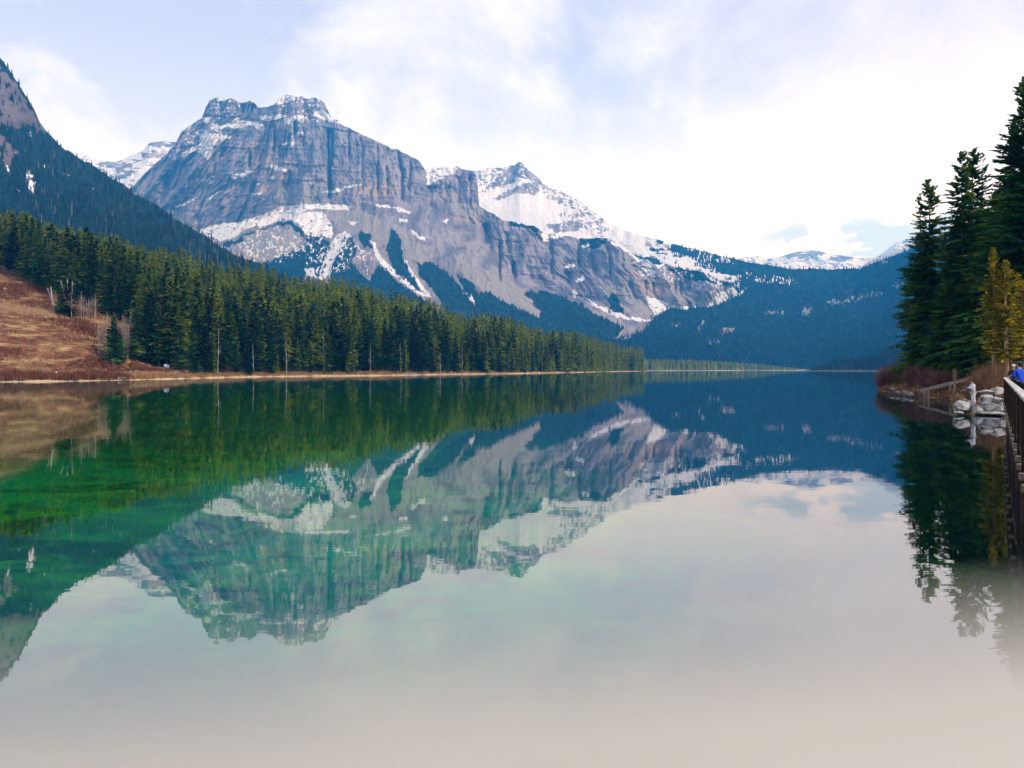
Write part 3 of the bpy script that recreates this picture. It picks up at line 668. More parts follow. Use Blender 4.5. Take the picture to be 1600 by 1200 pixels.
class Acc:
    def __init__(s): s.V = []; s.F = []; s.T = []; s.M = []; s.n = 0
    def add(s, V, F_, t=0., m=0):
        V = np.asarray(V, float); F_ = np.asarray(F_); s.V.append(V); s.F.append(F_ + s.n); s.n += len(V)
        s.T.append(np.broadcast_to(np.asarray(t, float), (len(V),))); s.M.append(np.full(len(F_), m)); return s
    def mesh(s, name, mats, smooth=False):
        k3 = [i for i, f in enumerate(s.F) if f.shape[1] == 3]; k4 = [i for i, f in enumerate(s.F) if f.shape[1] == 4]
        fs = []; ms = []
        for ks in (k3, k4):
            if ks: fs.append(np.concatenate([s.F[i] for i in ks])); ms.append(np.concatenate([s.M[i] for i in ks]))
        return mesh_np(name, np.concatenate(s.V), fs, mats, fmat=np.concatenate(ms), attrs={'tint': np.concatenate(s.T)}, smooth=smooth)
def sprays(B, D, ln, wd, drop, r, tint):
    """leaf-sized needle sprays: kite quads at B heading D"""
    n = len(B); up = np.array([0, 0, 1.])
    D = D / (np.linalg.norm(D, axis=1, keepdims=True) + 1e-9)
    S = np.cross(D, up); S /= np.linalg.norm(S, axis=1, keepdims=True) + 1e-9
    roll = r.uniform(-.7, .7, (n, 1)); U = np.cross(S, D); S = S * np.cos(roll) + U * np.sin(roll)
    mid = B + D * (ln * .45)[:, None]
    q = np.stack([B, mid + S * wd[:, None] - up * (drop * .6)[:, None], B + D * ln[:, None] - up * drop[:, None], mid - S * wd[:, None] - up * (drop * .6)[:, None]], 1)
    return q.reshape(-1, 3), np.arange(4 * n).reshape(n, 4), np.repeat(tint, 4)
def conifer(H, Rm, nb, K, seed, zb=.06, p=.85, tw=.42, wd=.16, sparse_top=0., droop=.35, gaps=.25, twin=0.):
    r = np.random.default_rng(seed)
    u = (np.arange(nb) + r.uniform(0, 1, nb)) / nb
    z = zb + (1 - zb) * u ** 1.05
    a = r.uniform(0, 2 * np.pi, nb)
    prof = (1 - (z - zb) / (1 - zb)) ** p * np.minimum(1, .55 + 5 * (z - zb)) + .02
    cl = 1 + gaps * vnoise(a * 1.3, z * 9, seed=seed) + gaps * .8 * vnoise(a * .5 + 7, z * 22, seed=seed + 1)
    ln = Rm * prof * cl * r.uniform(.72, 1.12, nb)
    if sparse_top: keep = r.uniform(0, 1, nb) > sparse_top * smooth01(z, .55, .9); z, a, ln = z[keep], a[keep], ln[keep]; nb = len(z)
    el = np.interp(z, [0, .4, .8, 1], [-.22, -.05, .28, .9]) + r.normal(0, .12, nb)
    dirs = np.stack([np.cos(a) * np.cos(el), np.sin(a) * np.cos(el), np.sin(el)], 1)
    base = np.stack([0 * z, 0 * z, z * H], 1)
    bend = lambda s: -droop * (s ** 2)[..., None] * ln[:, None, None] * .5 * np.array([0, 0, 1.]) + .16 * (np.clip(s - .6, 0, 1) ** 2)[..., None] * ln[:, None, None] * np.array([0, 0, 1.]) * 3
    s = np.linspace(.12, .97, K)[None, :] * np.ones((nb, 1)) + r.uniform(-.04, .04, (nb, K))
    P = base[:, None] + dirs[:, None] * (s * ln[:, None])[..., None] + bend(s)
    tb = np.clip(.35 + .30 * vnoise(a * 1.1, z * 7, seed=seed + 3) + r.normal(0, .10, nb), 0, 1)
    A = Acc()
    for sg in (-1, 1):
        ang = sg * r.uniform(.6, 1.15, (nb, K)); ca, sa = np.cos(ang), np.sin(ang)
        Dx = dirs[:, None, 0] * ca - dirs[:, None, 1] * sa; Dy = dirs[:, None, 0] * sa + dirs[:, None, 1] * ca
        Dz = dirs[:, None, 2] - .1 + r.normal(0, .18, (nb, K))
        L_ = np.maximum(tw * (ln[:, None] ** .5) * (1.15 - .65 * s) * r.uniform(.7, 1.25, (nb, K)), tw * .45)
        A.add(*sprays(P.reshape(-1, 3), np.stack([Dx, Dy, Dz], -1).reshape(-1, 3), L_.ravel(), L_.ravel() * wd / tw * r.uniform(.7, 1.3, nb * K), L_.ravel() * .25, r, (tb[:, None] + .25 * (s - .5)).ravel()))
    k2 = max(1, K // 2)
    A.add(*sprays(P[:, -k2:].reshape(-1, 3), np.repeat(dirs, k2, 0), np.repeat(ln, k2) * .22 + tw * .5, np.full(nb * k2, wd * 1.1), np.full(nb * k2, tw * .1), r, np.repeat(tb + .18, k2)))
    top = np.stack([np.zeros(5), np.zeros(5), H * np.linspace(.955, .985, 5)], 1); ta = r.uniform(0, 6.28, 5)
    A.add(*sprays(top, np.stack([np.cos(ta) * .4, np.sin(ta) * .4, np.ones(5)], 1), np.full(5, H * .025), np.full(5, wd * .5), np.zeros(5), r, np.full(5, .5)))
    return A, (base, dirs, ln)
def trunk_acc(H, r0, seed=0, ns=7, bend=.0, n=10, top=.97):
    r = np.random.default_rng(seed); t = np.linspace(0, 1, n)
    pts = np.stack([bend * np.sin(t * 3 + seed) * H * .03, bend * np.cos(t * 2.3 + seed) * H * .03, -.4 + t * (H * top + .4)], 1)
    rad = r0 * (1 - t) ** .8 + .012; rad[0] *= 1.25
    return Acc().add(*tube(pts, rad, ns))
def limbs(A, spec, frac=.85, rad=.035, m=0, every=1):
    base, dirs, ln = spec
    for b, d, l in list(zip(base, dirs, ln))[::every]:
        A.add(*tube([b, b + d * l * frac * .5 - [0, 0, .03 * l], b + d * l * frac - [0, 0, .12 * l]], [rad, rad * .6, rad * .2], 3), m=m)

NV = 9
forest_crowns = []; forest_trunks = []; forest_single = []
for k in range(NV):
    rr = random.Random(k)
    A, sp = conifer(1 * 20, rr.uniform(2.0, 3.0), 125, 3, 100 + k, zb=rr.uniform(.03, .12), p=rr.uniform(.6, .95), tw=.95, wd=.36, droop=.5, gaps=.35)
    forest_crowns.append(A.mesh('crown', m_spruce)); T = trunk_acc(20, .22, k); forest_trunks.append(T.mesh('trunk', m_bark, True))
    B_ = Acc(); 
    for v_, f_, t_, m_ in zip(A.V, A.F, A.T, A.M): B_.V.append(v_); B_.F.append(f_); B_.T.append(t_); B_.M.append(m_)
    B_.n = A.n; B_.add(T.V[0], T.F[0], 0, 1); forest_single.append(B_.mesh('spruce', [m_spruce, m_bark]))
small_A = [conifer(20, 2.6, 70, 2, 200 + k, zb=.05, p=.75, tw=1.1, wd=.45, droop=.5, gaps=.35)[0] for k in range(6)]
small_proto = [(np.concatenate(a.V), np.concatenate(a.F), np.concatenate(a.T)) for a in small_A]
def tiers_proto(nt, ns, seed, w=.14):
    r = np.random.default_rng(seed); A = Acc()
    for k in range(nt):
        z0 = .04 + .90 * k / nt; z1 = min(1, z0 + 1.5 / nt); rad = w * (1 - k / nt) ** .8 * r.uniform(.85, 1.15) + .02
        th = (np.arange(ns) + r.uniform(0, 1)) / ns * 2 * np.pi; rr_ = rad * r.uniform(.6, 1.25, ns)
        V = np.vstack([np.stack([np.cos(th) * rr_, np.sin(th) * rr_, z0 + r.uniform(-.03, .03, ns)], 1), [[0, 0, z1]]])
        A.add(V, np.array([[i, (i + 1) % ns, ns] for i in range(ns)]), r.uniform(-.1, .15))
    return np.concatenate(A.V), np.concatenate(A.F), np.concatenate(A.T)
def scatter_mesh(name, protos, P, H, W, tint, mat, seed=0):
    r = np.random.default_rng(seed); vs = []; fs = []; ts = []; off = 0; which = r.integers(0, len(protos), len(P))
    for k, (v, f, t) in enumerate(protos):
        i = np.where(which == k)[0]
        if not len(i): continue
        a = r.uniform(0, 6.28, len(i)); ca, sa = np.cos(a)[:, None], np.sin(a)[:, None]
        x = (v[None, :, 0] * ca - v[None, :, 1] * sa) * W[i, None]; y = (v[None, :, 0] * sa + v[None, :, 1] * ca) * W[i, None]; z = v[None, :, 2] * H[i, None]
        VV = np.stack([x + P[i, 0:1], y + P[i, 1:2], z + P[i, 2:3]], -1).reshape(-1, 3)
        n = len(v); FF = (f[None] + (np.arange(len(i)) * n)[:, None, None]).reshape(-1, f.shape[1]) + off
        vs.append(VV); fs.append(FF); ts.append((t[None] + tint[i, None]).ravel()); off += len(VV)
    return mesh_np(name, np.concatenate(vs), np.concatenate(fs), mat, attrs={'tint': np.concatenate(ts)})

# ---- forest on the left rise
rs = np.random.default_rng(11)
cand = []
cell = {}
for _ in range(60000):
    px = rs.uniform(-420, 1004)
    t = rs.uniform(0, 1) ** 1.1
    ds = float(shore_d(px)); dt = float(np.interp(px, [-600,-300,0,200,400,600,800,990,1010], [420,470,520,540,600,650,800,1250,1400]))
    d = ds + (dt - ds) * t + 1.5
    if d - ds < 3.5: continue
    x = (px - 800) / F * d
    md = 4.4 if t < .12 else 5.6
    if d > 700: md = 6.0
    key = (int(x // md), int(d // md))
    if key in cell: continue
    z = float(ground_z(np.array([px]), np.array([d]))[0]); py = HOR - (z - CAMZ) / d * F
    if px < 300:
        if inpoly(MEADOW, np.array([px + rs.normal(0, 1.5)]), np.array([py + rs.normal(0, 1.0)]))[0]: continue
    cell[key] = 1
    cand.append((px, d, x, z, t, py))
cand = np.array(cand)
Hc = np.interp(cand[:, 0], [-300, 0, 200, 400, 600, 800, 1000], [27, 27, 26, 27, 29, 31, 35]) * (rs.uniform(0, 1, len(cand)) ** .8 * .62 + .52)
front = np.clip((cand[:, 1] - shore_d(cand[:, 0])) / 28, 0, 1)
Hc *= np.where(rs.uniform(0, 1, len(cand)) < .75, .60 + .40 * front, .32 + .5 * front)
grp = np.sin(cand[:, 0] * .05) * .05 + 1; Hc *= grp
top = cand[:, 5] - Hc / cand[:, 1] * F
halfw = np.maximum(1, Hc * .085 / cand[:, 1] * F)
buf = np.full(1700, 1e4); order = np.argsort(cand[:, 1]); vis = np.zeros(len(cand))
for i in order:
    c0 = int(cand[i, 0] - halfw[i]) + 500; c1 = int(cand[i, 0] + halfw[i]) + 501
    if c0 < 0 or c1 >= 1700: continue
    s_ = np.abs(np.arange(c0, c1) - 500 - cand[i, 0]) / halfw[i]; tp = top[i] + (cand[i, 5] - top[i]) * s_ * .8
    gain = np.clip(np.minimum(buf[c0:c1], cand[i, 5]) - tp, 0, None); vis[i] = gain.sum()
    buf[c0:c1] = np.minimum(buf[c0:c1], tp)
inview = (cand[:, 0] > -6) & (cand[:, 0] < 1606)
score = vis * inview
rank = np.argsort(-score)
# the one lone spruce standing on the meadow and its kin are built below; 250 forest trees here
ind = rank[:262]; rest = np.array([i for i in range(len(cand)) if i not in set(ind.tolist()) and (vis[i] > .4 or not inview[i])])
def tree_dup(kind, k, loc, s, sw, rz, label, group, parts=True, cat='conifer tree'):
    if parts:
        e = empty(kind, loc, rz); c = new_obj('crown', forest_crowns[k], e); t = new_obj('trunk', forest_trunks[k], e)
        e.scale = (sw, sw, s)
    else:
        e = new_obj(kind, forest_single[k], None, loc, rz); e.scale = (sw, sw, s)
    return tag(e, label, cat, group)
for n_, i in enumerate(ind):
    px, d, x, z, t, py = cand[i]; s = Hc[i] / 20
    if d - shore_d(px) < 30:
        lab, gr, pr = ('dark green spruce in the front row of the forest along the left shoreline', 'front row of spruces on the left shore', True)
    elif px < 330: lab, gr, pr = ('tall spruce in the forest above the brown meadow slope on the left', 'spruces above the brown meadow', False)
    else: lab, gr, pr = ('spruce rising behind the front row in the dense left shore forest', 'spruces behind the front row on the left shore', False)
    if gr.startswith('front') is False and False: pass
    tree_dup('spruce_tree', int(rs.integers(0, NV)), (x, d, z - .2), s, s * rs.uniform(.72, 1.5), rs.uniform(0, 6.28), lab, gr, pr)
if len(rest):
    Pn = np.stack([cand[rest, 2], cand[rest, 1], cand[rest, 3] - .2], 1)
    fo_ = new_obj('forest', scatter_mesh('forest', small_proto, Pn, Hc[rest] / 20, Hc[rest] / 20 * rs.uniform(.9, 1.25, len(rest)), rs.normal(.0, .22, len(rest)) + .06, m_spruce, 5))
    tag(fo_, 'dense dark green conifer forest covering the rise on the left shore', 'forest', kind='stuff')
print('forest cand', len(cand), 'rest', len(rest))

# ---- distant woods (uncountable)
def pick(V, mk, P2, n, seed, cond=None, thr=.5):
    r = np.random.default_rng(seed)
    a = np.abs(np.gradient(P2[..., 1], axis=0)) * np.abs(np.gradient(P2[..., 0], axis=1))
    wgt = a * (mk[..., 2] > thr); wgt[:15] = 0
    wgt *= (P2[..., 0] > -400)
    if cond is not None: wgt = wgt * cond(P2[..., 0], P2[..., 1])
    wgt = wgt.ravel() / wgt.sum(); i = r.choice(wgt.size, n, p=wgt)
    P = V.reshape(-1, 3)[i].copy(); return P, r, P2.reshape(-1, 2)[i]
t4 = [tiers_proto(5, 6, k) for k in range(5)]; t2 = [tiers_proto(2, 4, 20 + k, .17) for k in range(4)]; t1 = [tiers_proto(3, 5, 40 + k, .15) for k in range(4)]
P, r, q = pick(VHB, KHB, PHB, 9500, 1, lambda px, py: (py < 480) * 1.0)
P[:, 2] -= .5; Hh = r.uniform(11, 23, len(P)); 
o = new_obj('hillside_forest', scatter_mesh('hillside_forest', t4, P, Hh, Hh * r.uniform(.8, 1.1, len(P)), .3 + r.normal(0, .22, len(P)) + .3 * vnoise(P[:, 0] / 90, P[:, 2] / 60, seed=4), m_farwood, 2))
tag(o, 'dark blue green conifer forest covering the steep hillside on the left', 'forest', kind='stuff')
# grey snags among them
P, r, q = pick(VHB, KHB, PHB, 900, 3, lambda px, py: (py < 480) * (.15 + (vnoise(px / 40, py / 25, seed=8) > .15)))
snag = (np.array([[.012, 0, 0], [-.006, .01, 0], [-.006, -.01, 0], [0, 0, 1.]]), np.array([[0, 1, 3], [1, 2, 3], [2, 0, 3]]), np.zeros(4))
Hh = r.uniform(14, 24, len(P))
o = new_obj('dead_trees', scatter_mesh('dead_trees', [snag], P, Hh, Hh * 1.6, np.zeros(len(P)), m_dead, 2))
tag(o, 'pale grey dead trunks scattered through the left hillside forest', 'dead trees', kind='stuff')
P, r, q = pick(VM2, KM2, PM2, 17000, 5, lambda px, py: (px < 1500) * (py < 575) * 1.0)
Hh = r.uniform(11, 20, len(P)) * np.interp(P[:, 1], [2000, 4500], [.9, 1.15])
o = new_obj('valley_forest', scatter_mesh('valley_forest', t2, P, Hh, Hh * 1.1, .3 + r.normal(0, .25, len(P)) + .35 * vnoise(P[:, 0] / 200, P[:, 2] / 120, seed=4), m_farwood, 3))
tag(o, 'blue hazy conifer forest covering the far valley wall', 'forest', kind='stuff')
P, r, q = pick(VM1, KM1, PM1, 7500, 6, lambda px, py: (py < 560) * 1.0)
Hh = r.uniform(10, 19, len(P)) * 1.1
o = new_obj('mountain_forest', scatter_mesh('mountain_forest', t2, P, Hh, Hh, .3 + r.normal(0, .22, len(P)), m_farwood, 4))
tag(o, 'dark conifers growing on the lower slopes of the rocky mountain', 'forest', kind='stuff')
# low pale trees on the river flats
r = np.random.default_rng(8); n = 1900
px = r.uniform(985, 1262, n); px = np.where(r.uniform(0, 1, n) < .25, 985 + (px - 985) * .6, px)
dmin = np.interp(px, [985, 1100, 1200, 1262], [1500, 1560, 1800, 2080]) + 18; d = dmin + r.uniform(0, 1, n) ** 2 * 320
Hh = np.interp(px, [985, 1100, 1180, 1240, 1262], [25, 22, 17, 7, 3]) * r.uniform(.6, 1.1, n)
P = np.stack([(px - 800) / F * d, d, np.full(n, .9)], 1)
o = new_obj('flats_wood', scatter_mesh('flats_wood', t1, P, Hh, Hh * 1.1, .3 + r.normal(0, .3, n), m_flatwood, 5))
tag(o, 'low yellow green trees on the river flats at the far end of the lake', 'trees', kind='stuff')
n = 2300; px = r.uniform(1266, 1800, n); T_ = r.uniform(.05, 1.1, n)
d = np.interp(px, [c[0] for c in HCL], [c[1] for c in HCL]) + T_ * 330
P = np.stack([(px - 800) / F * d, d, hc_z(px, T_) - .3], 1); Hh = np.interp(px, [1266, 1300, 1400], [8, 17, 22]) * r.uniform(.6, 1.1, n)
o = new_obj('point_forest', scatter_mesh('point_forest', t4, P, Hh, Hh * 1.1, .45 + r.normal(0, .28, n), m_farwood, 6))
tag(o, 'dark green conifers crowding the low wooded point on the far right shore', 'forest', kind='stuff')
# ------------------------------------------------------------------ meadow side: lone spruce, pair of spruces, aspens, snags, brush
def on_hill(px, py):
    """point of the left ground seen at that bearing and height angle"""
    d0 = float(shore_d(px)); ds_ = np.linspace(d0 + 1, d0 + 330, 900); z = ground_z(np.full(900, float(px)), ds_)
    pys = HOR - (z - CAMZ) / ds_ * F; i = int(np.argmin(np.abs(pys - py))) if py < pys[0] else 0
    # first crossing
    k = np.where(pys <= py)[0]; i = k[0] if len(k) else i
    return ((px - 800) / F * ds_[i], ds_[i], float(z[i])), ds_[i]
def named_conifer(name, loc, H, Rm, nb, K, seed, mat, label, barkm=m_bark, r0=.25, group=None, zb=.05, p=.8, tw=.5, wd=.2, sparse=0., droop=.35, gaps=.25, twist=.2, limb=0, cat='conifer tree'):
    e = empty(name, loc); A, sp = conifer(H, Rm, nb, K, seed, zb=zb, p=p, tw=tw, wd=wd, sparse_top=sparse, droop=droop, gaps=gaps)
    new_obj('crown', A.mesh('crown', mat), e)
    T = trunk_acc(H, r0, seed, 9, twist)
    if limb: limbs(T, sp, every=limb)
    new_obj('trunk', T.mesh('trunk', barkm, True), e)
    return tag(e, label, cat, group)
(p_, d_) = on_hill(178, 567); named_conifer('spruce_tree', p_, 71 / F * d_, 25 / F * d_ * .5 * 1.5, 260, 4, 31, m_spruce_blue, 'lone cone shaped dark spruce standing on the brown meadow near the shore', tw=.75, wd=.30, p=.72, zb=.02, gaps=.12)
(p_, d_) = on_hill(95, 492); named_conifer('spruce_tree', p_, 46 / F * d_, 1.9, 150, 3, 32, m_spruce_blue, 'narrow dark spruce, left one of the pair high on the meadow', tw=.8, wd=.3, p=.5, gaps=.3)
(p_, d_) = on_hill(109, 496); named_conifer('spruce_tree', p_, 54 / F * d_, 2.2, 170, 3, 33, m_spruce, 'narrow green spruce, right one of the pair high on the meadow beside leaning snags', tw=.8, wd=.3, p=.45, gaps=.3)

m_twig = bark('thin_twigs', (.26, .19, .14), (.38, .29, .20))
def bare_tree(H, r0, nb, seed, spread=.35, zb=.35, lean=(0, 0)):
    r = np.random.default_rng(seed); t = np.linspace(0, 1, 7)
    w_ = np.cumsum(r.normal(0, .02, (7, 2)), 0) * H * .4
    pts = np.column_stack([w_[:, 0] + lean[0] * t * H, w_[:, 1] + lean[1] * t * H, t * H - .1]); T = Acc().add(*tube(pts, r0 * (1 - t) ** .7 + .01, 5)); B = Acc()
    for k in range(nb):
        u = r.uniform(zb, .97); b = np.array([np.interp(u, t, pts[:, j]) for j in range(3)]); a = r.uniform(0, 6.28); l = H * spread * (1.1 - u) * r.uniform(.6, 1.2) + .3
        dv = np.array([math.cos(a) * .7, math.sin(a) * .7, r.uniform(.5, 1.1)]); m = b + dv * l * .5; e = b + dv * l + [0, 0, l * .15]
        rr = r0 * .35 * (1.1 - u) + .012; B.add(*tube([b, m, e], [rr, rr * .7, rr * .3], 3))
        for q in range(4):
            s = r.uniform(.3, 1); c0 = b + dv * l * s; B.add(*tube([c0, c0 + (dv + r.normal(0, .6, 3)) * l * .35], [rr * .5, rr * .2], 3))
    return T, B
asp_lab = [('bare pale aspen in the thicket just right of the lone meadow spruce', 'bare aspens beside the lone spruce'), ('bare pale aspen in the small grove below the left forest edge', 'bare aspens high on the meadow')]
protos_a = []
for k in range(6):
    T, B = bare_tree(12, .13, 20, 60 + k, .28); protos_a.append((T.mesh('trunk', m_pale, True), B.mesh('branches', m_twig)))
r = np.random.default_rng(5)
spots = [(r.uniform(152, 212), r.uniform(538, 556), 1.0, 0) for _ in range(26)] + [(r.uniform(192, 214), r.uniform(545, 560), 1.1, 0) for _ in range(9)] + [(r.uniform(112, 150), r.uniform(494, 503), .8, 1) for _ in range(14)] + [(r.uniform(82, 94), r.uniform(478, 490), .6, 1) for _ in range(4)]
for px, py, s, g_ in spots:
    (p_, d_) = on_hill(px, py); k = int(r.integers(0, 6)); s *= r.uniform(.7, 1.1)
    e = empty('aspen_tree', p_, r.uniform(0, 6)); e.scale = (s, s, s); new_obj('trunk', protos_a[k][0], e); new_obj('branches', protos_a[k][1], e)
    tag(e, asp_lab[g_][0], 'bare tree', asp_lab[g_][1])
for (x0_, y0_, x1_, y1_, lab) in [(107, 455, 95, 438, 'pale dead trunk leaning left behind the pair of meadow spruces'), (110, 452, 105, 435, 'pale dead trunk leaning slightly left over the pair of meadow spruces'), (112, 452, 113, 438, 'short upright pale snag beside the pair of meadow spruces'),
                                  (84, 466, 74, 449, 'thin grey snag leaning left at the top edge of the meadow'), (83, 468, 79, 446, 'thin grey nearly upright snag at the top edge of the meadow')]:
    (p_, d_) = on_hill(x0_, 494 if x0_ > 90 else 478); zt_ = CAMZ - (y1_ - HOR) / F * d_; xt = (x1_ - 800) / F * d_
    n_ = 6; t = np.linspace(0, 1, n_); pts = np.stack([t * (xt - p_[0]), 0 * t, -.2 + t * (zt_ - p_[2])], 1)
    T = Acc().add(*tube(pts, .30 * (1 - t) + .14, 5))
    for j in range(7):
        u = .4 + .08 * j; b = pts[0] + (pts[-1] - pts[0]) * u; T.add(*tube([b, b + [(-1) ** j * .9, .3, .4]], [.06, .02], 3))
    tag(new_obj('dead_tree', T.mesh('dead_tree', m_dead, True), None, p_), lab, 'dead tree')
def log_mesh(L_, r0, seed, mat, branch=4):
    r = np.random.default_rng(seed); t = np.linspace(0, 1, 8); pts = np.column_stack([t * L_ - L_ / 2, .05 * L_ * np.sin(t * 3 + seed), r0 + .03 * L_ * np.sin(t * 4 + seed) ** 2])
    rad = r0 * (1.1 - .6 * t); rad[0] *= .5; rad[-1] *= .2; A = Acc().add(*tube(pts, rad, 7))
    for k in range(branch):
        u = r.uniform(.2, .95); b = np.array([np.interp(u, t, pts[:, j]) for j in range(3)]); A.add(*tube([b, b + [r.uniform(-.6, .6), r.uniform(-.5, .5), r.uniform(.3, 1.2)]], [r0 * .35, r0 * .1], 4))
    return A.mesh('log', mat, True)
for px, py, L_, rz, lab in [(60, 583, 3.4, .2, 'dark and pale driftwood log lying on the meadow shore at far left'), (145, 467, 3.2, .1, 'short pale log lying on the upper meadow right of the spruce pair'), (86, 477, 3, .5, 'bleached log lying left of the spruce pair on the upper meadow'),
                            (635, 587.4, 14, .1, 'long grey driftwood log with branches on the middle of the left shoreline'), (660, 587.0, 5, -.3, 'short driftwood log just right of the long shoreline log'), (770, 585, 7, .2, 'grey driftwood log on the shoreline below the right part of the forest'), (180, 593, 6, .0, 'pale driftwood stick at the water edge below the lone spruce')]:
    if py > 580 and px > 300:
        d_ = float(shore_d(px)) + 1.5; p_ = ((px - 800) / F * d_, d_, float(ground_z(np.array([float(px)]), np.array([d_]))[0]))
    else: (p_, d_) = on_hill(px, py)
    tag(new_obj('driftwood_log', log_mesh(L_, .16 + L_ * .012, int(px), m_dead), None, p_, rz), lab, 'log')
# small white remnant of snow in the shade of the first trees
def lump(nm, sx, sy, sz, seed, mat, rough=.25, n=4, facets=False):
    bm = bmesh.new(); bmesh.ops.create_icosphere(bm, subdivisions=n, radius=1)
    co = np.array([v.co[:] for v in bm.verts]); r = np.random.default_rng(seed)
    if facets:
        for k in range(facets):
            nrm = r.normal(0, 1, 3); nrm /= np.linalg.norm(nrm); dcut = r.uniform(.42, .78); h_ = co @ nrm; co -= np.clip(h_ - dcut, 0, None)[:, None] * nrm * .93
    d = 1 + rough * fbm(co[:, 0] * 1.6 + seed, co[:, 1] * 1.6, co[:, 2] * 1.6, o=4, seed=seed)
    co = co * d[:, None] * np.array([sx, sy, sz])
    for v, c_ in zip(bm.verts, co): v.co = c_
    me = bpy.data.meshes.new(nm); bm.to_mesh(me); bm.free(); me.materials.append(mat); me.polygons.foreach_set('use_smooth', np.full(len(me.polygons), not facets)); return me
M = Mat('old_snow', .6, .3); M.color(M.mix(M.noise(2, detail=3), (.72, .74, .78), (.85, .86, .88))); m_snow = M.m
(p_, d_) = on_hill(260, 575); tag(new_obj('snow_patch', lump('snow_patch', .8, .7, .8, 4, m_snow, .9), None, (p_[0], p_[1], p_[2] + .5)), 'small white leftover snow heap in front of the dark trees right of the lone spruce', 'snow')
(p_, d_) = on_hill(88, 583); tag(new_obj('stone', lump('stone', .5, .4, .3, 5, m_snow, .5, 3), None, (p_[0], p_[1], p_[2] + .1)), 'small whitish stone lying on the meadow near the far left shore', 'stone')

# brush and dry grass on the meadow
M = Mat('brush_twigs', .9, .1); tt_ = M.attr('tint'); M.color(M.mix(M.rng(tt_, .0, .5), (.10, .035, .025), (.24, .12, .085)) if False else M.mix(M.rng(tt_, .45, 1), M.mix(M.rng(tt_, 0, .5), (.10, .032, .018), (.26, .115, .065)), (.52, .34, .15))); m_brush = M.m
def tuft_proto(seed, n=12, tall=1., wd=.035):
    r = np.random.default_rng(seed); V = []; F_ = []; 
    for k in range(n):
        a = r.uniform(0, 6.28); rr = r.uniform(0, .25); b = np.array([math.cos(a) * rr, math.sin(a) * rr, -.08]); l = r.uniform(.5, 1.) * tall; o = np.array([math.cos(a) * r.uniform(.1, .5), math.sin(a) * r.uniform(.1, .5), l])
        s = np.array([-math.sin(a), math.cos(a), 0]) * wd * r.uniform(.6, 1.4); i = len(V); V += [b - s, b + s, b + o]; F_.append([i, i + 1, i + 2])
    return np.array(V), np.array(F_), r.uniform(-.05, .05, len(V))
r = np.random.default_rng(15); n = 62000
px = r.uniform(-560, 330, n); T_ = r.uniform(0, 1, n) ** 1.3 * .75; ds_ = shore_d(px); dt_ = np.interp(px, [-600,-300,0,200,400], [420,470,520,540,600]); d = ds_ + (dt_ - ds_) * T_ + .8
z = ground_z(px, d); py = HOR - (z - CAMZ) / d * F; x = (px - 800) / F * d
dens = fbm(x / 11, d / 20, o=4, seed=88)
keep = inpoly(MEADOW, px, py) & ((dens > -.05) | (r.uniform(0, 1, n) < .25)); P = np.stack([x, d, z], 1)[keep]; hh = (r.uniform(.5, 1.3, n) * (1 + 1.4 * np.clip(dens * 2, 0, 1)))[keep]
tint = np.where(dens[keep] > -.02, r.uniform(0, .4, keep.sum()), r.uniform(.5, 1, keep.sum()))
o = new_obj('meadow_brush', scatter_mesh('meadow_brush', [tuft_proto(k) for k in range(6)], P, hh, hh * .9, tint, m_brush, 9)); tag(o, 'reddish brown leafless brush and dry straw covering the open meadow slope', 'brush', kind='stuff')
# undergrowth and reeds in front of the forest, along the whole shoreline
n = 9000; px = r.uniform(150, 1000, n); d = shore_d(px) + r.uniform(.6, 6, n) * np.interp(px, [200, 1000], [1, 3]); z = ground_z(px, d)
hh = r.uniform(.4, 1.4, n); P = np.stack([(px - 800) / F * d, d, z], 1)
o = new_obj('shore_grass', scatter_mesh('shore_grass', [tuft_proto(k + 20, 9) for k in range(4)], P, hh, hh, r.uniform(.3, 1, n), m_brush, 10)); tag(o, 'dry tan grass and twigs in a thin line along the left shoreline', 'grass', kind='stuff')

# ------------------------------------------------------------------ right bank: tall spruces
def bank(px, d): x = (px - 800) / F * d; return (x, d, float(bank_z(np.array([x]), np.array([d]))[0]) - .15)
def big(px, top, d, halfpx, seed, label, mat=m_spruce_blue, **kw):
    loc = bank(px, d); H = CAMZ - (top - HOR) / F * d - loc[2]
    halfpx *= 1.25
    opt = dict(nb=470, K=12, tw=.40, wd=.15, droop=.45, gaps=.34, sparse=.5, zb=.04, p=.62, r0=.28, limb=2); opt.update(kw); opt['nb'] = int(opt['nb'] * 1.45)
    return named_conifer('spruce_tree', loc, H, halfpx / F * d, opt.pop('nb'), opt.pop('K'), seed, mat, label, **opt)
big(1451, 281, 100, 40, 301, 'tall dark spruce nearest the lake, leftmost on the right bank', nb=520, p=.55, zb=.015)
big(1437, 302, 103, 20, 302, 'thin spruce half hidden behind the left side of the leftmost right bank spruce', nb=300, p=.5, sparse=.75)
big(1503, 239, 92, 36, 303, 'tall dark spruce second from the lake on the right bank, broad at the base', nb=560, p=.5, zb=.015)
big(1521, 234, 95, 44, 304, 'tallest spire of the middle clump of dark spruces on the right bank', nb=520, p=.55)
big(1536, 238, 98, 30, 305, 'sparse thin spruce at the right edge of the middle clump on the right bank', nb=260, sparse=.8, p=.6)
big(1586, 186, 80, 52, 306, 'very tall open branched spruce behind the golden trees', nb=560, p=.6, sparse=.5)
big(1602, 122, 74, 60, 307, 'tallest spruce cut by the right edge of the photo', nb=640, p=.6, sparse=.4)
big(1560, 300, 88, 46, 308, 'dark green bushy spruce filling the space behind the golden trees', nb=560, p=.5, sparse=.2)
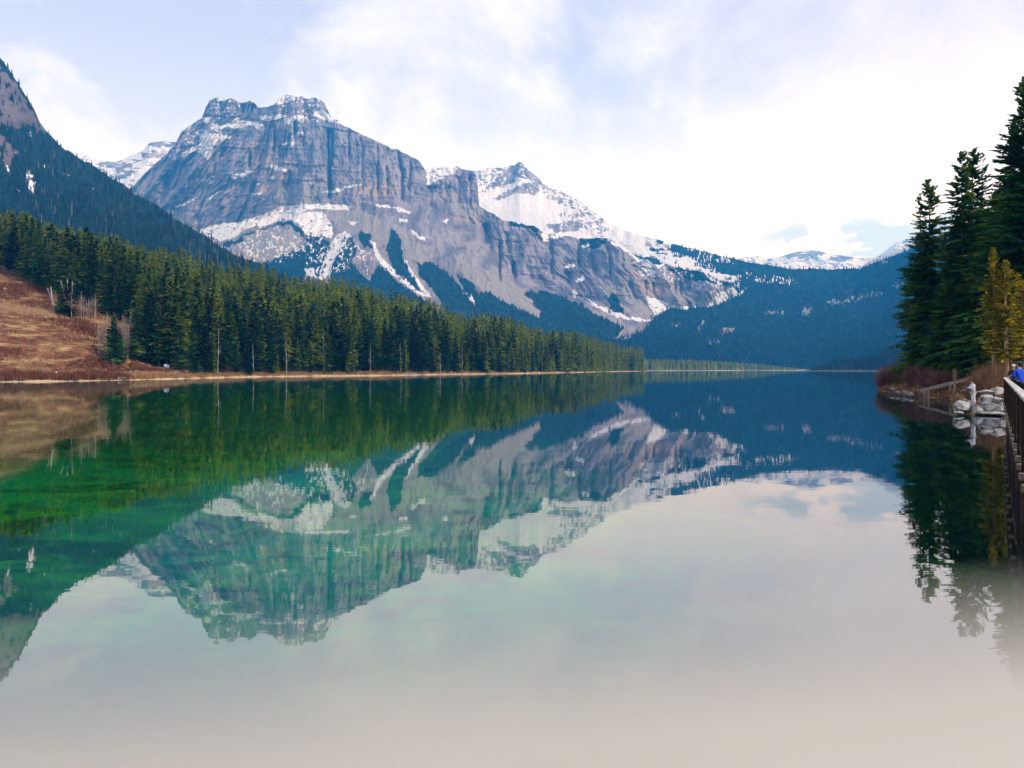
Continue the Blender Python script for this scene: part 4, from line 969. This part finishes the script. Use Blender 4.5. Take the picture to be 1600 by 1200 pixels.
big(1640, 170, 84, 70, 309, 'big dark spruce beyond the right edge behind the bridge', nb=480, p=.55, sparse=.2)
big(1480, 440, 92, 30, 310, 'short dark spruce between the two leftmost tall spruces of the right bank', nb=320, p=.5, sparse=0)
big(1527, 452, 80, 26, 311, 'short dark drooping spruce left of the golden trees', nb=320, p=.7, sparse=0)
big(1575, 420, 92, 60, 312, 'low dense dark spruce behind the bridge end', nb=420, p=.4, sparse=0)
big(1620, 380, 78, 60, 313, 'low dense dark spruce behind the people on the bridge', nb=420, p=.4, sparse=0)
big(1545, 480, 100, 40, 316, 'low dark spruce in the shade behind the bare shrubs', nb=300, p=.4, sparse=0)
gk = dict(barkm=m_warmbark, r0=.20, droop=.3, tw=.30, wd=.10, gaps=.6, sparse=0)
big(1552, 388, 58, 15, 321, 'golden green young conifer with a bare reddish trunk, left of the two', m_gold, nb=210, K=6, zb=.33, p=.55, **gk)
big(1571, 408, 57, 18, 322, 'golden green young conifer with a bare pale trunk, right of the two', m_gold, nb=240, K=6, zb=.30, p=.5, **gk)
big(1598, 440, 60, 20, 323, 'yellow green young conifer beside the bridge end behind the people', m_gold, nb=240, K=6, zb=.30, p=.5, **gk)
# woods going on behind and to the right
protoB = [conifer(24, 3.4, 170, 4, 400 + k, zb=.04, p=.6, tw=.95, wd=.36, droop=.5, gaps=.35)[0] for k in range(3)]
meB = [a.mesh('crown', m_spruce_blue) for a in protoB]; trB = [trunk_acc(24, .25, k).mesh('trunk', m_bark, True) for k in range(3)]
r = np.random.default_rng(19)
for k in range(26):
    d = r.uniform(98, 165); px = r.uniform(1505, 1760)
    if d < 120 and px < 1560: continue
    loc = bank(px, d); s = r.uniform(.6, .95); e = empty('spruce_tree', loc, r.uniform(0, 6)); e.scale = (s, s, s)
    i = k % 3; new_obj('crown', meB[i], e); new_obj('trunk', trB[i], e)
    tag(e, 'dark spruce in the background woods behind the right bank clump', 'conifer tree', 'background spruces of the right bank')

# bare red-brown shrubs
def twig_mat(nm, a, b): M = Mat(nm, .9, .1); M.color(M.mix(M.attr('tint'), a, b)); return M.m
m_redtwig = twig_mat('red_twigs', (.13, .050, .050), (.27, .14, .12)); m_browntwig = twig_mat('brown_twigs', (.14, .065, .035), (.34, .21, .12))
def shrub(H, W, n, seed, mat, w0=.02):
    r = np.random.default_rng(seed); A = Acc()
    for k in range(n):
        a = r.uniform(0, 6.28); o_ = r.uniform(0, 1) ** .7; b = np.array([math.cos(a), math.sin(a), 0]) * W * .25 * r.uniform(0, 1); e = np.array([math.cos(a) * W * o_ * .5, math.sin(a) * W * o_ * .5, H * math.sqrt(max(.1, 1 - o_ ** 2 * .85)) * r.uniform(.7, 1.05)])
        m = b * .5 + e * .5 + np.array([0, 0, H * .10]); tn = r.uniform(0, 1); A.add(*tube([b - [0, 0, .15], m, e], [w0, w0 * .7, w0 * .4], 3), t=tn)
        for q in range(5):
            c0 = m + (e - m) * r.uniform(-.3, .9); dv = (e - b); dv /= np.linalg.norm(dv); A.add(*tube([c0, c0 + (dv + r.normal(0, .45, 3)) * H * .2], [w0 * .5, w0 * .3], 3), t=tn)
    return A.mesh('shrub', mat)
for px, d, H_, W_, n_, mt, lab in [(1388, 107, 3.0, 4.2, 260, m_redtwig, 'round reddish leafless shrub at the tip of the right bank'), (1408, 104, 3.4, 4.0, 240, m_redtwig, 'tall reddish leafless shrub second from the tip of the right bank'), (1376, 108, 1.9, 2.4, 140, m_redtwig, 'smallest reddish leafless shrub touching the water at the bank tip'),
        (1432, 92, 2.6, 4.2, 240, m_redtwig, 'dark reddish shrub under the leftmost tall spruce'), (1455, 84, 2.4, 4.2, 240, m_redtwig, 'dull reddish shrub behind the low end of the wooden ramp'), (1474, 80, 2.2, 3.6, 220, m_redtwig, 'brownish leafless shrub behind the posts of the wooden ramp'),
        (1512, 66, 2.7, 3.0, 160, m_browntwig, 'brown leafless shrub left of the reddish bare trunk'), (1530, 62, 3.2, 3.4, 200, m_browntwig, 'tangled tan shrub just behind the person in white'), (1545, 57, 2.6, 2.4, 150, m_browntwig, 'low tan shrub between the person in white and the reddish trunk'), (1563, 60, 2.6, 3.0, 150, m_browntwig, 'brown shrub between the two golden conifer trunks'), (1585, 62, 3.0, 4.0, 180, m_browntwig, 'brown shrub behind the end of the bridge railing')]:
    x, y, z = bank(px, d); x = max(x, float(np.interp(d, SHORE[:, 1], SHORE[:, 0])) + W_ * .28); tag(new_obj('bare_shrub', shrub(H_, W_, n_, int(px), mt, .022), None, (x, y, z)), lab, 'shrub')
# grass, litter along the bank
r = np.random.default_rng(21); n = 9000; yv = 30 + 120 * r.uniform(0, 1, n) ** 1.3; xv = np.interp(yv, SHORE[:, 1], SHORE[:, 0]) + np.where((yv > 38) & (yv < 55), 2.2, .2) + r.uniform(0, 1, n) ** 2 * 16
z = bank_z(xv, yv); hh = r.uniform(.2, .75, n); o = new_obj('bank_grass', scatter_mesh('bank_grass', [tuft_proto(k + 50, 10, 1., .03) for k in range(4)], np.stack([xv, yv, z], 1), hh, hh, np.where(r.uniform(0, 1, n) < .5, r.uniform(.6, 1, n), r.uniform(0, .4, n)), m_brush, 12)); tag(o, 'dry tan grass and brown litter along the edge of the right bank', 'grass', kind='stuff')

# pale dead trunks standing at the edge of the shore forest
for i, (px, dd_, h_) in enumerate([(722, 12, 19), (762, 5, 21), (626, 14, 17), (818, 9, 22), (848, 5, 20), (579, 8, 15), (395, 3, 13), (448, 6, 17), (688, 4, 12), (880, 6, 21), (908, 6, 20), (340, 9, 18), (505, 10, 20), (796, 10, 17)]):
    d_ = float(shore_d(px)) + dd_; z_ = float(ground_z(np.array([float(px)]), np.array([d_]))[0])
    T, B = bare_tree(h_, .16, 16, 900 + i, .09, .2); e = empty('dead_tree', ((px - 800) / F * d_, d_, z_)); new_obj('trunk', T.mesh('trunk', m_dead, True), e); new_obj('branches', B.mesh('branches', m_dead), e)
    tag(e, 'slim pale dead trunk standing at the front edge of the left shore forest', 'dead tree', 'pale dead trunks in the shore forest')
# ------------------------------------------------------------------ wood, stone and people
def wood(nm, a, b, ax=(1, 14, 14), sc=1.2, rough=.8):
    M = Mat(nm, rough, .25); g_ = M.noise(sc, ax, 5, .65, .4); g2_ = M.noise(.9, (1, 1, 1), 3); c = M.mix(M.rng(g_, .3, .7), a, b); c = M.mix(M.math('MULTIPLY', M.rng(g2_, .5, .7), .5), c, tuple(v * .6 for v in a)); M.color(c); M.bump(g_, .4, .004); return M.m
m_cap = wood('sunbleached_rail_wood', (.34, .30, .235), (.60, .54, .44), (1, 5, 5), 7)
m_pale_wood = wood('pale_weathered_wood', (.42, .36, .30), (.68, .62, .54))
m_dark_wood = wood('dark_stained_wood', (.020, .010, .009), (.055, .024, .018), (14, 14, 1))
m_grey_wood = wood('grey_ramp_wood', (.16, .12, .085), (.40, .32, .24))
m_warmpost = wood('tan_post_wood', (.26, .16, .09), (.42, .28, .17), (14, 14, 1))
m_post_wood = wood('brown_post_wood', (.16, .085, .05), (.30, .17, .10), (14, 14, 1))
def box_into(bm, c, s, rot=None, bev=0.0):
    r_ = bmesh.ops.create_cube(bm, size=1); vs_ = r_['verts']
    for v in vs_:
        co = Vector((v.co.x * s[0], v.co.y * s[1], v.co.z * s[2])); 
        if rot is not None: co = rot @ co
        v.co = co + Vector(c)
    if bev: bmesh.ops.bevel(bm, geom=list({e for v in vs_ for e in v.link_edges}), offset=bev, segments=2, affect='EDGES')
def boxes(name, lst, mat, parent=None, bev=.008):
    bm = bmesh.new()
    for b in lst: box_into(bm, b[0], b[1], b[2] if len(b) > 2 else None, bev)
    me = bpy.data.meshes.new(name); bm.to_mesh(me); bm.free(); me.materials.append(mat); return new_obj(name, me, parent)

# ---- the railing the photographer rests the phone on
vr = empty('viewing_railing', (0, 0, 1.55), R(12)); tag(vr, 'pale beige wooden handrail, very close and out of focus along the bottom', 'railing')
capz = CAMZ - .018 - 1.55
edge = .0460            # far edge of the cap just ahead of the lens
bm = bmesh.new(); box_into(bm, (.0, edge - .075, capz - .02), (3.0, .150, .040), None, .003); me = bpy.data.meshes.new('cap_rail'); bm.to_mesh(me); bm.free(); me.materials.append(m_cap); new_obj('cap_rail', me, vr)
for k in range(3): boxes('post', [((-1.4 + 1.4 * k, edge - .075, (capz - .04) / 2), (.09, .09, capz - .042))], m_dark_wood, vr)
boxes('lower_rail', [((0, edge - .075, .15), (2.70, .05, .08))], m_dark_wood, vr)
boxes('baluster_panel', [((-1.28 + .14 * i, edge - .075, (capz + .13) / 2), (.04, .036, capz - .24)) for i in range(19) if abs((-1.28 + .14 * i) % 1.4) > .06], m_dark_wood, vr, .003)
pl = boxes('viewing_platform', [((-.2 + 0.0, -1.55 + .148 * 0, 1.50 - 0.0), (3.4, 3.3, .08))], m_pale_wood, None); pl.rotation_euler = (0, 0, 0); pl['kind'] = 'structure'

# ---- footbridge running away to the right
BD = Vector((.547, .837, 0)); BN = Vector((.837, -.547, 0)); B0 = Vector((.46 + .653 * 2.4, 2.4, 0)); ang = math.atan2(BD.y, BD.x)
br = empty('footbridge', (B0.x, B0.y, 1.55), ang); tag(br, 'wooden footbridge with dark upright railing and white top rail at the right edge', 'footbridge')
LB = (36 - 2.4) / .837; LD = (42 - 2.4) / .837
boxes('deck', [((.14 * i + .07, -1.17, -.03), (.128, 2.2, .05)) for i in range(int(LD / .14))], m_pale_wood, br, .004)
for s in (-.12, -2.15): boxes('stringer', [((LD / 2, s, -.19), (LD, .10, .26))], m_dark_wood, br)
nb_ = 15; bl = LB / nb_
for s, sd_ in ((0, 0), (-2.3, 1)):
    boxes('top_rail', [((LB / 2, s, 1.035), (LB, .14, .04))], m_pale_wood, br)
    for k in range(nb_ + 1): boxes('post', [((min(max(bl * k, .05), LB - .05), s, .38), (.10, .10, 1.26))], m_dark_wood, br)
    for k in range(nb_):
        n_ = 18; x0_ = bl * k + .06; stp = (bl - .12) / n_
        boxes('railing_panel', [((x0_ + stp * (i + .5), s, .50), (.045, .040, .86)) for i in range(n_)] + [((bl * (k + .5), s, .055), (bl - .11, .05, .07)), ((bl * (k + .5), s, .965), (bl - .11, .05, .07))], m_dark_wood, br, .003)
for k in range(30): boxes('beam_end', [((1.0 + 1.3 * k, .03, -.13), (.14, .14, .10))], m_grey_wood, br)
for k in range(9):
    for s in (-.15, -2.1): new_obj('pile', Acc().add(*tube([(4.6 * k + .6, s, -3.4), (4.6 * k + .6, s, -.33)], [.13, .13], 9)).mesh('pile', m_dark_wood, True), br)

# ---- boulders of the pier
M = Mat('limestone', .85, .2); n1 = M.noise(1.6, detail=6, rough=.65); n2 = M.noise(6, (1, 1, 3), 5, .7)
c = M.mix(M.rng(n1, .35, .65), (.36, .33, .30), (.60, .57, .52)); c = M.mix(M.math('MULTIPLY', M.rng(n2, .52, .70), .7), c, (.20, .18, .16)); vo = M.n('ShaderNodeTexVoronoi', feature='DISTANCE_TO_EDGE'); vo.inputs['Scale'].default_value = 1.3
if M.tc is None: M.tc = M.n('ShaderNodeTexCoord')
vm = M.n('ShaderNodeMapping'); M.L.new(M.tc.outputs['Object'], vm.inputs[0]); dis = M.n('ShaderNodeVectorMath', operation='ADD'); M.L.new(vm.outputs[0], dis.inputs[0]); M.L.new(M.noise(2.2, detail=4, out='Color'), dis.inputs[1]); M.L.new(dis.outputs[0], vo.inputs['Vector'])
c = M.mix(M.rng(vo.outputs['Distance'], .0, .035, .8, 0), c, (.09, .08, .07)); wz = M.n('ShaderNodeSeparateXYZ'); gg = M.n('ShaderNodeNewGeometry'); M.L.new(gg.outputs['Position'], wz.inputs[0]); c = M.mix(M.rng(wz.outputs[2], .14, .04), c, (.10, .09, .075))
M.color(c); M.bump(M.math('ADD', n2, M.rng(vo.outputs['Distance'], 0, .06)), .9, .08); m_stone = M.m
def px3(px, py, d): return ((px - 800) / F * d, d, CAMZ - (py - HOR) / F * d)
for i, (px, py, w_, h_, d, rz, lab) in enumerate([
    (1505, 637, 27, 17, 49.0, .3, 'pale pointed boulder at the left tip of the stone pile, by the water'), (1526, 641, 26, 19, 48.6, .1, 'big pale boulder under the feet of the person in white'),
    (1549, 638, 28, 17, 48.8, -.3, 'large grey white boulder with dark cracks in the middle of the front row'), (1541, 624, 25, 14, 50.0, .4, 'tilted pale slab on top of the pile right of the person in white'),
    (1560, 626, 18, 12, 50.0, -.5, 'pale angular stone on top of the pile, nearest the bridge railing'), (1567, 635, 13, 12, 49.0, .2, 'small upright pale boulder next to the bridge railing'),
    (1540, 613, 26, 9, 52.0, .1, 'flat grey slab at the back of the stone pile'), (1561, 611, 26, 12, 52.5, .2, 'wide pale slab at the back of the pile at the foot of the trunks'),
    (1555, 646, 36, 6, 48.2, 0, 'low flat wet stone at the waterline below the front boulders'), (1508, 627, 17, 8, 51.5, .2, 'greyish low stone behind the left tip of the pile'),
    (1577, 641, 8, 9, 47.2, .5, 'small pale stone under the end of the bridge'), (1498, 645, 12, 6, 48.3, .1, 'small low stone touching the water at the left foot of the pile'), (1520, 630, 14, 7, 50.2, .7, 'tan narrow stone wedged behind the feet of the person in white'),
    (1394, 608, 14, 4, 93, .1, 'flat pale rock in the shallows at the tip of the right bank'), (1403, 613, 10, 4, 86, .3, 'low grey stone beside the flat rock at the bank tip'), (1413, 614, 14, 6, 84, .2, 'low tan stone on the waterline below the leftmost tall spruce'), (1425, 617, 12, 6, 80, .1, 'tan stone between the bank tip and the wooden ramp'), (1404, 606, 10, 4, 96, .5, 'small white rock just behind the flat rock at the bank tip')]):
    sx_ = w_ / 2 / F * d * 1.25; sz_ = h_ / 2 / F * d * 1.38; p_ = px3(px, py, d)
    tag(new_obj('boulder', lump('boulder', sx_, sx_ * .85, sz_, 500 + i, m_stone, .13, 4, 11), None, p_, rz), lab, 'boulder')

# ---- wooden ramp standing in the shallows
rp = empty('wooden_ramp', (41.9, 76.2, 0)); tag(rp, 'grey wooden ramp of two long beams rising from the shallows to the right', 'ramp')
a_ = Vector((0, 0, .72)); b_ = Vector((5.2, -1.6, 2.30)); dv_ = b_ - a_; rot = dv_.to_track_quat('X', 'Z').to_matrix(); Lr = dv_.length; side = rot @ Vector((0, 1, 0))
for s in (-.8, .8): boxes('beam', [((a_ + b_) / 2 + side * s, (Lr, .20, .22), rot)], m_grey_wood, rp)
for i in range(6): boxes('cross_plank', [(a_ + dv_ * ((i + .5) / 6) + rot @ Vector((0, 0, -.10)), (.14, 1.5, .05), rot)], m_grey_wood, rp)
for t_, s in ((.13, -.8), (.13, .8), (.56, -.8), (.56, .8), (.97, .8)):
    q_ = a_ + dv_ * t_ + side * s; boxes('post', [((q_.x, q_.y, (q_.z - .13 - 1.2) / 2), (.20, .20, q_.z - .13 + 1.2))], m_grey_wood if t_ < .3 else m_warmpost if t_ < .9 else m_dark_wood, rp)
tag(boxes('mooring_post', [((45.85, 76.6, 1.2), (.26, .26, 3.6))], m_post_wood), 'upright reddish brown timber post standing behind the wooden ramp', 'post')
tag(boxes('dark_post', [((45.95, 74.2, .55), (.30, .30, 2.2))], m_dark_wood), 'short dark pile in the water below the middle of the ramp', 'post')
pole = Acc().add(*tube([(41.9, 61, .6), (42.0, 61.1, 3.9)], [.06, .04], 6)); tag(new_obj('pole', pole.mesh('pole', m_dead, True)), 'thin grey pole sticking out of the shrubs right of the ramp', 'pole')
for i, (px, d, L_, rz, lab) in enumerate([(1545, 64, 6, .3, 'fallen trunk leaning in the brush behind the stone pile'), (1578, 66, 6, -.2, 'fallen trunk in the brush behind the bridge end')]):
    x, y, z = px3(px, 600, d); z = max(0.0, float(bank_z(np.array([x]), np.array([y]))[0])); tag(new_obj('driftwood_log', log_mesh(L_, .16, 70 + i, m_dead), None, (x, y, z + .3), rz), lab, 'log')
# sunken logs on the lake bed
m_sunk = bark('sunken_wood', (.10, .30, .06), (.22, .42, .10))
for i, (px, py, L_, rz) in enumerate([(290, 792, 2.6, .1), (60, 872, 1.6, .5), (430, 770, 3.2, .25), (250, 1000, .8, .9), (560, 858, 1.1, .2), (640, 880, .9, -.8), (130, 935, 1.1, -.1)]):
    zb_ = -1.3; d = (CAMZ - zb_) * F / (py - HOR); x = (px - 800) / F * d
    tag(new_obj('sunken_log', log_mesh(L_ * 1.3, .03, 90 + i, m_sunk, 0), None, (x, d, zb_), rz), 'thin pale green sunken branch seen through the water of the lake', 'log', 'sunken branches under the lake surface')

# ---- people
def plain(nm, c, rough=.7): M = Mat(nm, rough, .25); M.color(M.mix(M.noise(9, detail=3), tuple(v * .82 for v in c), c)); return M.m
m_skin = plain('skin', (.50, .30, .21), .55)
def skin_mesh(name, verts, edges, radii, mat, sub=2, root=0):
    me = bpy.data.meshes.new(name + '_tmp'); me.from_pydata(verts, edges, []); o = bpy.data.objects.new(name + '_tmp', me); SC.collection.objects.link(o)
    o.modifiers.new('skin', 'SKIN'); 
    if not me.skin_vertices: me.skin_vertices.new()
    for i, r_ in enumerate(radii):
        sv = me.skin_vertices[0].data[i]; sv.radius = (r_, r_) if isinstance(r_, (int, float)) else r_; sv.use_root = (i == root)
    sb = o.modifiers.new('sub', 'SUBSURF'); sb.levels = sub; sb.render_levels = sub
    dg = bpy.context.evaluated_depsgraph_get(); dg.update(); m2_ = bpy.data.meshes.new_from_object(o.evaluated_get(dg)); m2_.name = name
    bpy.data.objects.remove(o); bpy.data.meshes.remove(me)
    m2_.materials.clear(); m2_.materials.append(mat); m2_.polygons.foreach_set('use_smooth', np.full(len(m2_.polygons), True)); return m2_
class Sk:
    def __init__(s): s.v = []; s.e = []; s.r = []
    def p(s, co, r_, par=None):
        s.v.append(tuple(co)); s.r.append(r_); 
        if par is not None: s.e.append((par, len(s.v) - 1))
        return len(s.v) - 1
def person(label, loc, rz, H, jacket, trousers, hair, arms, cap=None, lean=0.0, shoes=(.03, .03, .03)):
    """figure faces +Y in its own frame; arms: (elbow, wrist) positions per side"""
    e = empty('person', loc, rz); tag(e, label, 'person'); k = H / 1.72
    S = Sk(); f = lean
    pel = S.p((0, 0, .95), (.135, .10)); sp1 = S.p((0, .02 + f * .1, 1.12), (.125, .095), pel); ch = S.p((0, .02 + f * .25, 1.32), (.150, .105), sp1); nb0 = S.p((0, .02 + f * .33, 1.45), (.075, .065), ch); nk = S.p((0, .03 + f * .38, 1.51), .052, nb0)
    hd = S.p((0, .045 + f * .42, 1.58), (.070, .080), nk); h2 = S.p((0, .040 + f * .45, 1.66), (.072, .086), hd); S.p((0, .03 + f * .46, 1.71), (.045, .055), h2)
    J = Sk(); jp = J.p((0, 0, .86), (.165, .125)); j1 = J.p((0, .02 + f * .1, 1.12), (.150, .115), jp); jc = J.p((0, .02 + f * .25, 1.33), (.175, .125), j1); jn = J.p((0, .02 + f * .34, 1.46), (.085, .08), jc)
    T_ = Sk(); tp = T_.p((0, 0, .96), (.15, .115)); SH = []
    for sx_, (el, wr) in zip((-1, 1), arms):
        sh = S.p((sx_ * .175, .01 + f * .28, 1.40), .055, ch); el_ = S.p(el, .040, sh); w0 = S.p(wr, .026, el_); v = (Vector(wr) - Vector(el)).normalized(); up = Vector((0, 0, 1)); sd2 = v.cross(up).normalized() if abs(v.z) < .95 else Vector((1, 0, 0)); nrm_ = sd2.cross(v)
        pm = S.p(Vector(wr) + v * .05, (.030, .018), w0)
        for q in range(4):
            L1 = (.038, .043, .040, .031)[q]; b = Vector(wr) + v * .085 + sd2 * (.024 - .016 * q); kx = S.p(b, .0085, pm); k1_ = S.p(b + v * L1 - nrm_ * .012, .008, kx); S.p(b + v * L1 * 1.4 - nrm_ * .035, .007, k1_)
        th0 = S.p(Vector(wr) + v * .035 + sd2 * sx_ * -.034, .010, pm); S.p(Vector(wr) + v * .075 + sd2 * sx_ * -.052 - nrm_ * .01, .008, th0)
        js = J.p((sx_ * .18, .01 + f * .28, 1.40), .075, jc); je = J.p(el, .058, js); J.p(Vector(wr) - v * .02, .042, je)
        hp = S.p((sx_ * .09, 0, .90), .085, pel); kn = S.p((sx_ * .11, .02, .50), .055, hp); an = S.p((sx_ * .12, -.02, .09), .036, kn); ft = S.p((sx_ * .13, .06, .04), (.040, .030), an); S.p((sx_ * .14, .14, .03), (.035, .020), ft)
        th = T_.p((sx_ * .09, 0, .88), .100, tp); tk = T_.p((sx_ * .11, .02, .50), .072, th); T_.p((sx_ * .12, -.02, .12), .060, tk)
        Q = Sk(); q0 = Q.p((sx_ * .12, -.05, .06), (.048, .045)); q1 = Q.p((sx_ * .13, .06, .045), (.048, .034), q0); Q.p((sx_ * .14, .15, .035), (.040, .026), q1); SH.append(Q)
    def part(nm, sk, mat, sub=2, par=e):
        sc_ = [tuple(c_ * k for c_ in v) for v in sk.v]; rr = [(r_[0] * k, r_[1] * k) if isinstance(r_, tuple) else r_ * k for r_ in sk.r]
        return new_obj(nm, skin_mesh(nm, sc_, sk.e, rr, mat, sub), par)
    body = part('body', S, m_skin); part('jacket', J, jacket); part('trousers', T_, trousers)
    ms = plain('shoe_leather', shoes)
    for Q in SH: part('shoe', Q, ms)
    c_ = Vector((0, .035 + f * .455, 1.66)) * k
    def ell(nm, cs, mat, cut=None):
        bm = bmesh.new()
        for cc, ss in cs:
            r_ = bmesh.ops.create_uvsphere(bm, u_segments=18, v_segments=12, radius=1)
            for v in r_['verts']: v.co = Vector((v.co.x * ss[0], v.co.y * ss[1], v.co.z * ss[2])) * k + Vector(cc) * k + c_
        me = bpy.data.meshes.new(nm); bm.to_mesh(me); bm.free(); me.materials.append(mat); me.polygons.foreach_set('use_smooth', np.full(len(me.polygons), True)); return new_obj(nm, me, e)
    ell('hair', [((0, -.025, .015), (.088, .095, .095)), ((0, .005, .05), (.078, .085, .058)), ((0, -.06, -.05), (.07, .05, .07))], hair)
    ell('nose', [((0, .097, -.035), (.012, .018, .020))], m_skin); 
    for sx_ in (-1, 1): ell('eye', [((sx_ * .030, .079, -.005), (.011, .008, .007))], hair); ell('ear', [((sx_ * .080, .0, -.02), (.010, .018, .028))], m_skin)
    ell('mouth', [((0, .083, -.072), (.022, .008, .006))], plain('lips', (.35, .12, .10)))
    if cap: ell(cap[0], [((0, -.01, .055), (.096, .108, .070)), ((0, -.01 if cap[0] == 'beanie' else .085, .095 if cap[0] == 'beanie' else .035), (.03, .03, .03) if cap[0] == 'beanie' else (.07, .06, .012))], cap[1])
    return e, k
m_white = plain('white_cloth', (.80, .80, .82)); m_navy = plain('navy_cloth', (.015, .018, .045)); m_blue = plain('bright_blue_cloth', (.012, .075, .62)); m_black = plain('black_cloth', (.012, .012, .016)); m_hair = plain('dark_hair', (.015, .010, .008)); m_teal = plain('teal_knit', (.010, .10, .085)); m_cream = plain('cream_trousers', (.74, .72, .68))
wp = px3(1521, 632.5, 49.4)
e, k = person('person in white hooded top and white trousers standing on the boulders', wp, R(78), 1.64, m_white, m_cream, m_hair, [((-.23, .12, 1.16), (-.10, .34, 1.22)), ((.23, .12, 1.16), (.10, .34, 1.22))], lean=.1, shoes=(.45, .43, .42)); e.scale = (1.22, 1.22, 1)
rz_ = Matrix.Rotation(R(78), 3, 'Z')
tag(boxes('phone', [(Vector(wp) + rz_ @ (Vector((0, .44, 1.27)) * k), (.09, .012, .17), rz_)], m_black, None, .003), 'small dark phone held up by the person in white', 'phone')
M = Mat('blue_nylon', .5, .3); M.color((.02, .10, .32)); m_nyl = M.m
bm = bmesh.new(); box_into(bm, Vector(wp) + rz_ @ Vector((0, .185, .99)) * k, (.30, .09, .12), rz_, .03); me = bpy.data.meshes.new('waist_bag'); bm.to_mesh(me); bm.free(); me.materials.append(m_nyl); tag(new_obj('waist_bag', me), 'small blue waist bag worn by the person in white', 'bag')
q = 40.0; person('person in dark navy jacket and white cap at the far end of the bridge', (.46 + .653 * q + .55, q, 1.55), R(140), 1.66, m_navy, m_black, m_hair, [((-.26, .12, 1.18), (-.12, .30, 1.16)), ((.26, .12, 1.18), (.12, .30, 1.16))], cap=('cap', m_white), lean=.15)
q = 30.0; person('person in bright blue jacket and teal beanie seen from behind on the bridge', (.46 + .653 * q + .58, q, 1.55), R(12), 1.72, m_blue, m_black, m_hair, [((-.27, .10, 1.18), (-.16, .30, 1.10)), ((.27, .10, 1.18), (.16, .30, 1.10))], cap=('beanie', m_teal), lean=.1)
# ------------------------------------------------------------------ the air of the valley
hz_m = bpy.data.materials.new('valley_haze'); hz_m.use_nodes = True
hn = hz_m.node_tree.nodes; hn.clear()
ho = hn.new('ShaderNodeOutputMaterial'); pv = hn.new('ShaderNodeVolumePrincipled')
pv.inputs['Color'].default_value = (.03, .41, 1, 1); pv.inputs['Absorption Color'].default_value = (1, 1, 1, 1)
pv.inputs['Density'].default_value = 1.1e-4; pv.inputs['Anisotropy'].default_value = 0
hz_m.node_tree.links.new(pv.outputs[0], ho.inputs['Volume'])
x0, x1, y0, y1, z0, z1 = -14000, 14000, -80, 12700, -22, 2150
hv = [(x, y, z) for x in (x0, x1) for y in (y0, y1) for z in (z0, z1)]
hf = np.array([[0, 1, 3, 2], [4, 6, 7, 5], [0, 4, 5, 1], [2, 3, 7, 6], [0, 2, 6, 4], [1, 5, 7, 3]])
h = new_obj('haze', mesh_np('haze', hv, hf, hz_m)); tag(h, 'faint blue haze filling the whole valley', 'haze', kind='stuff')
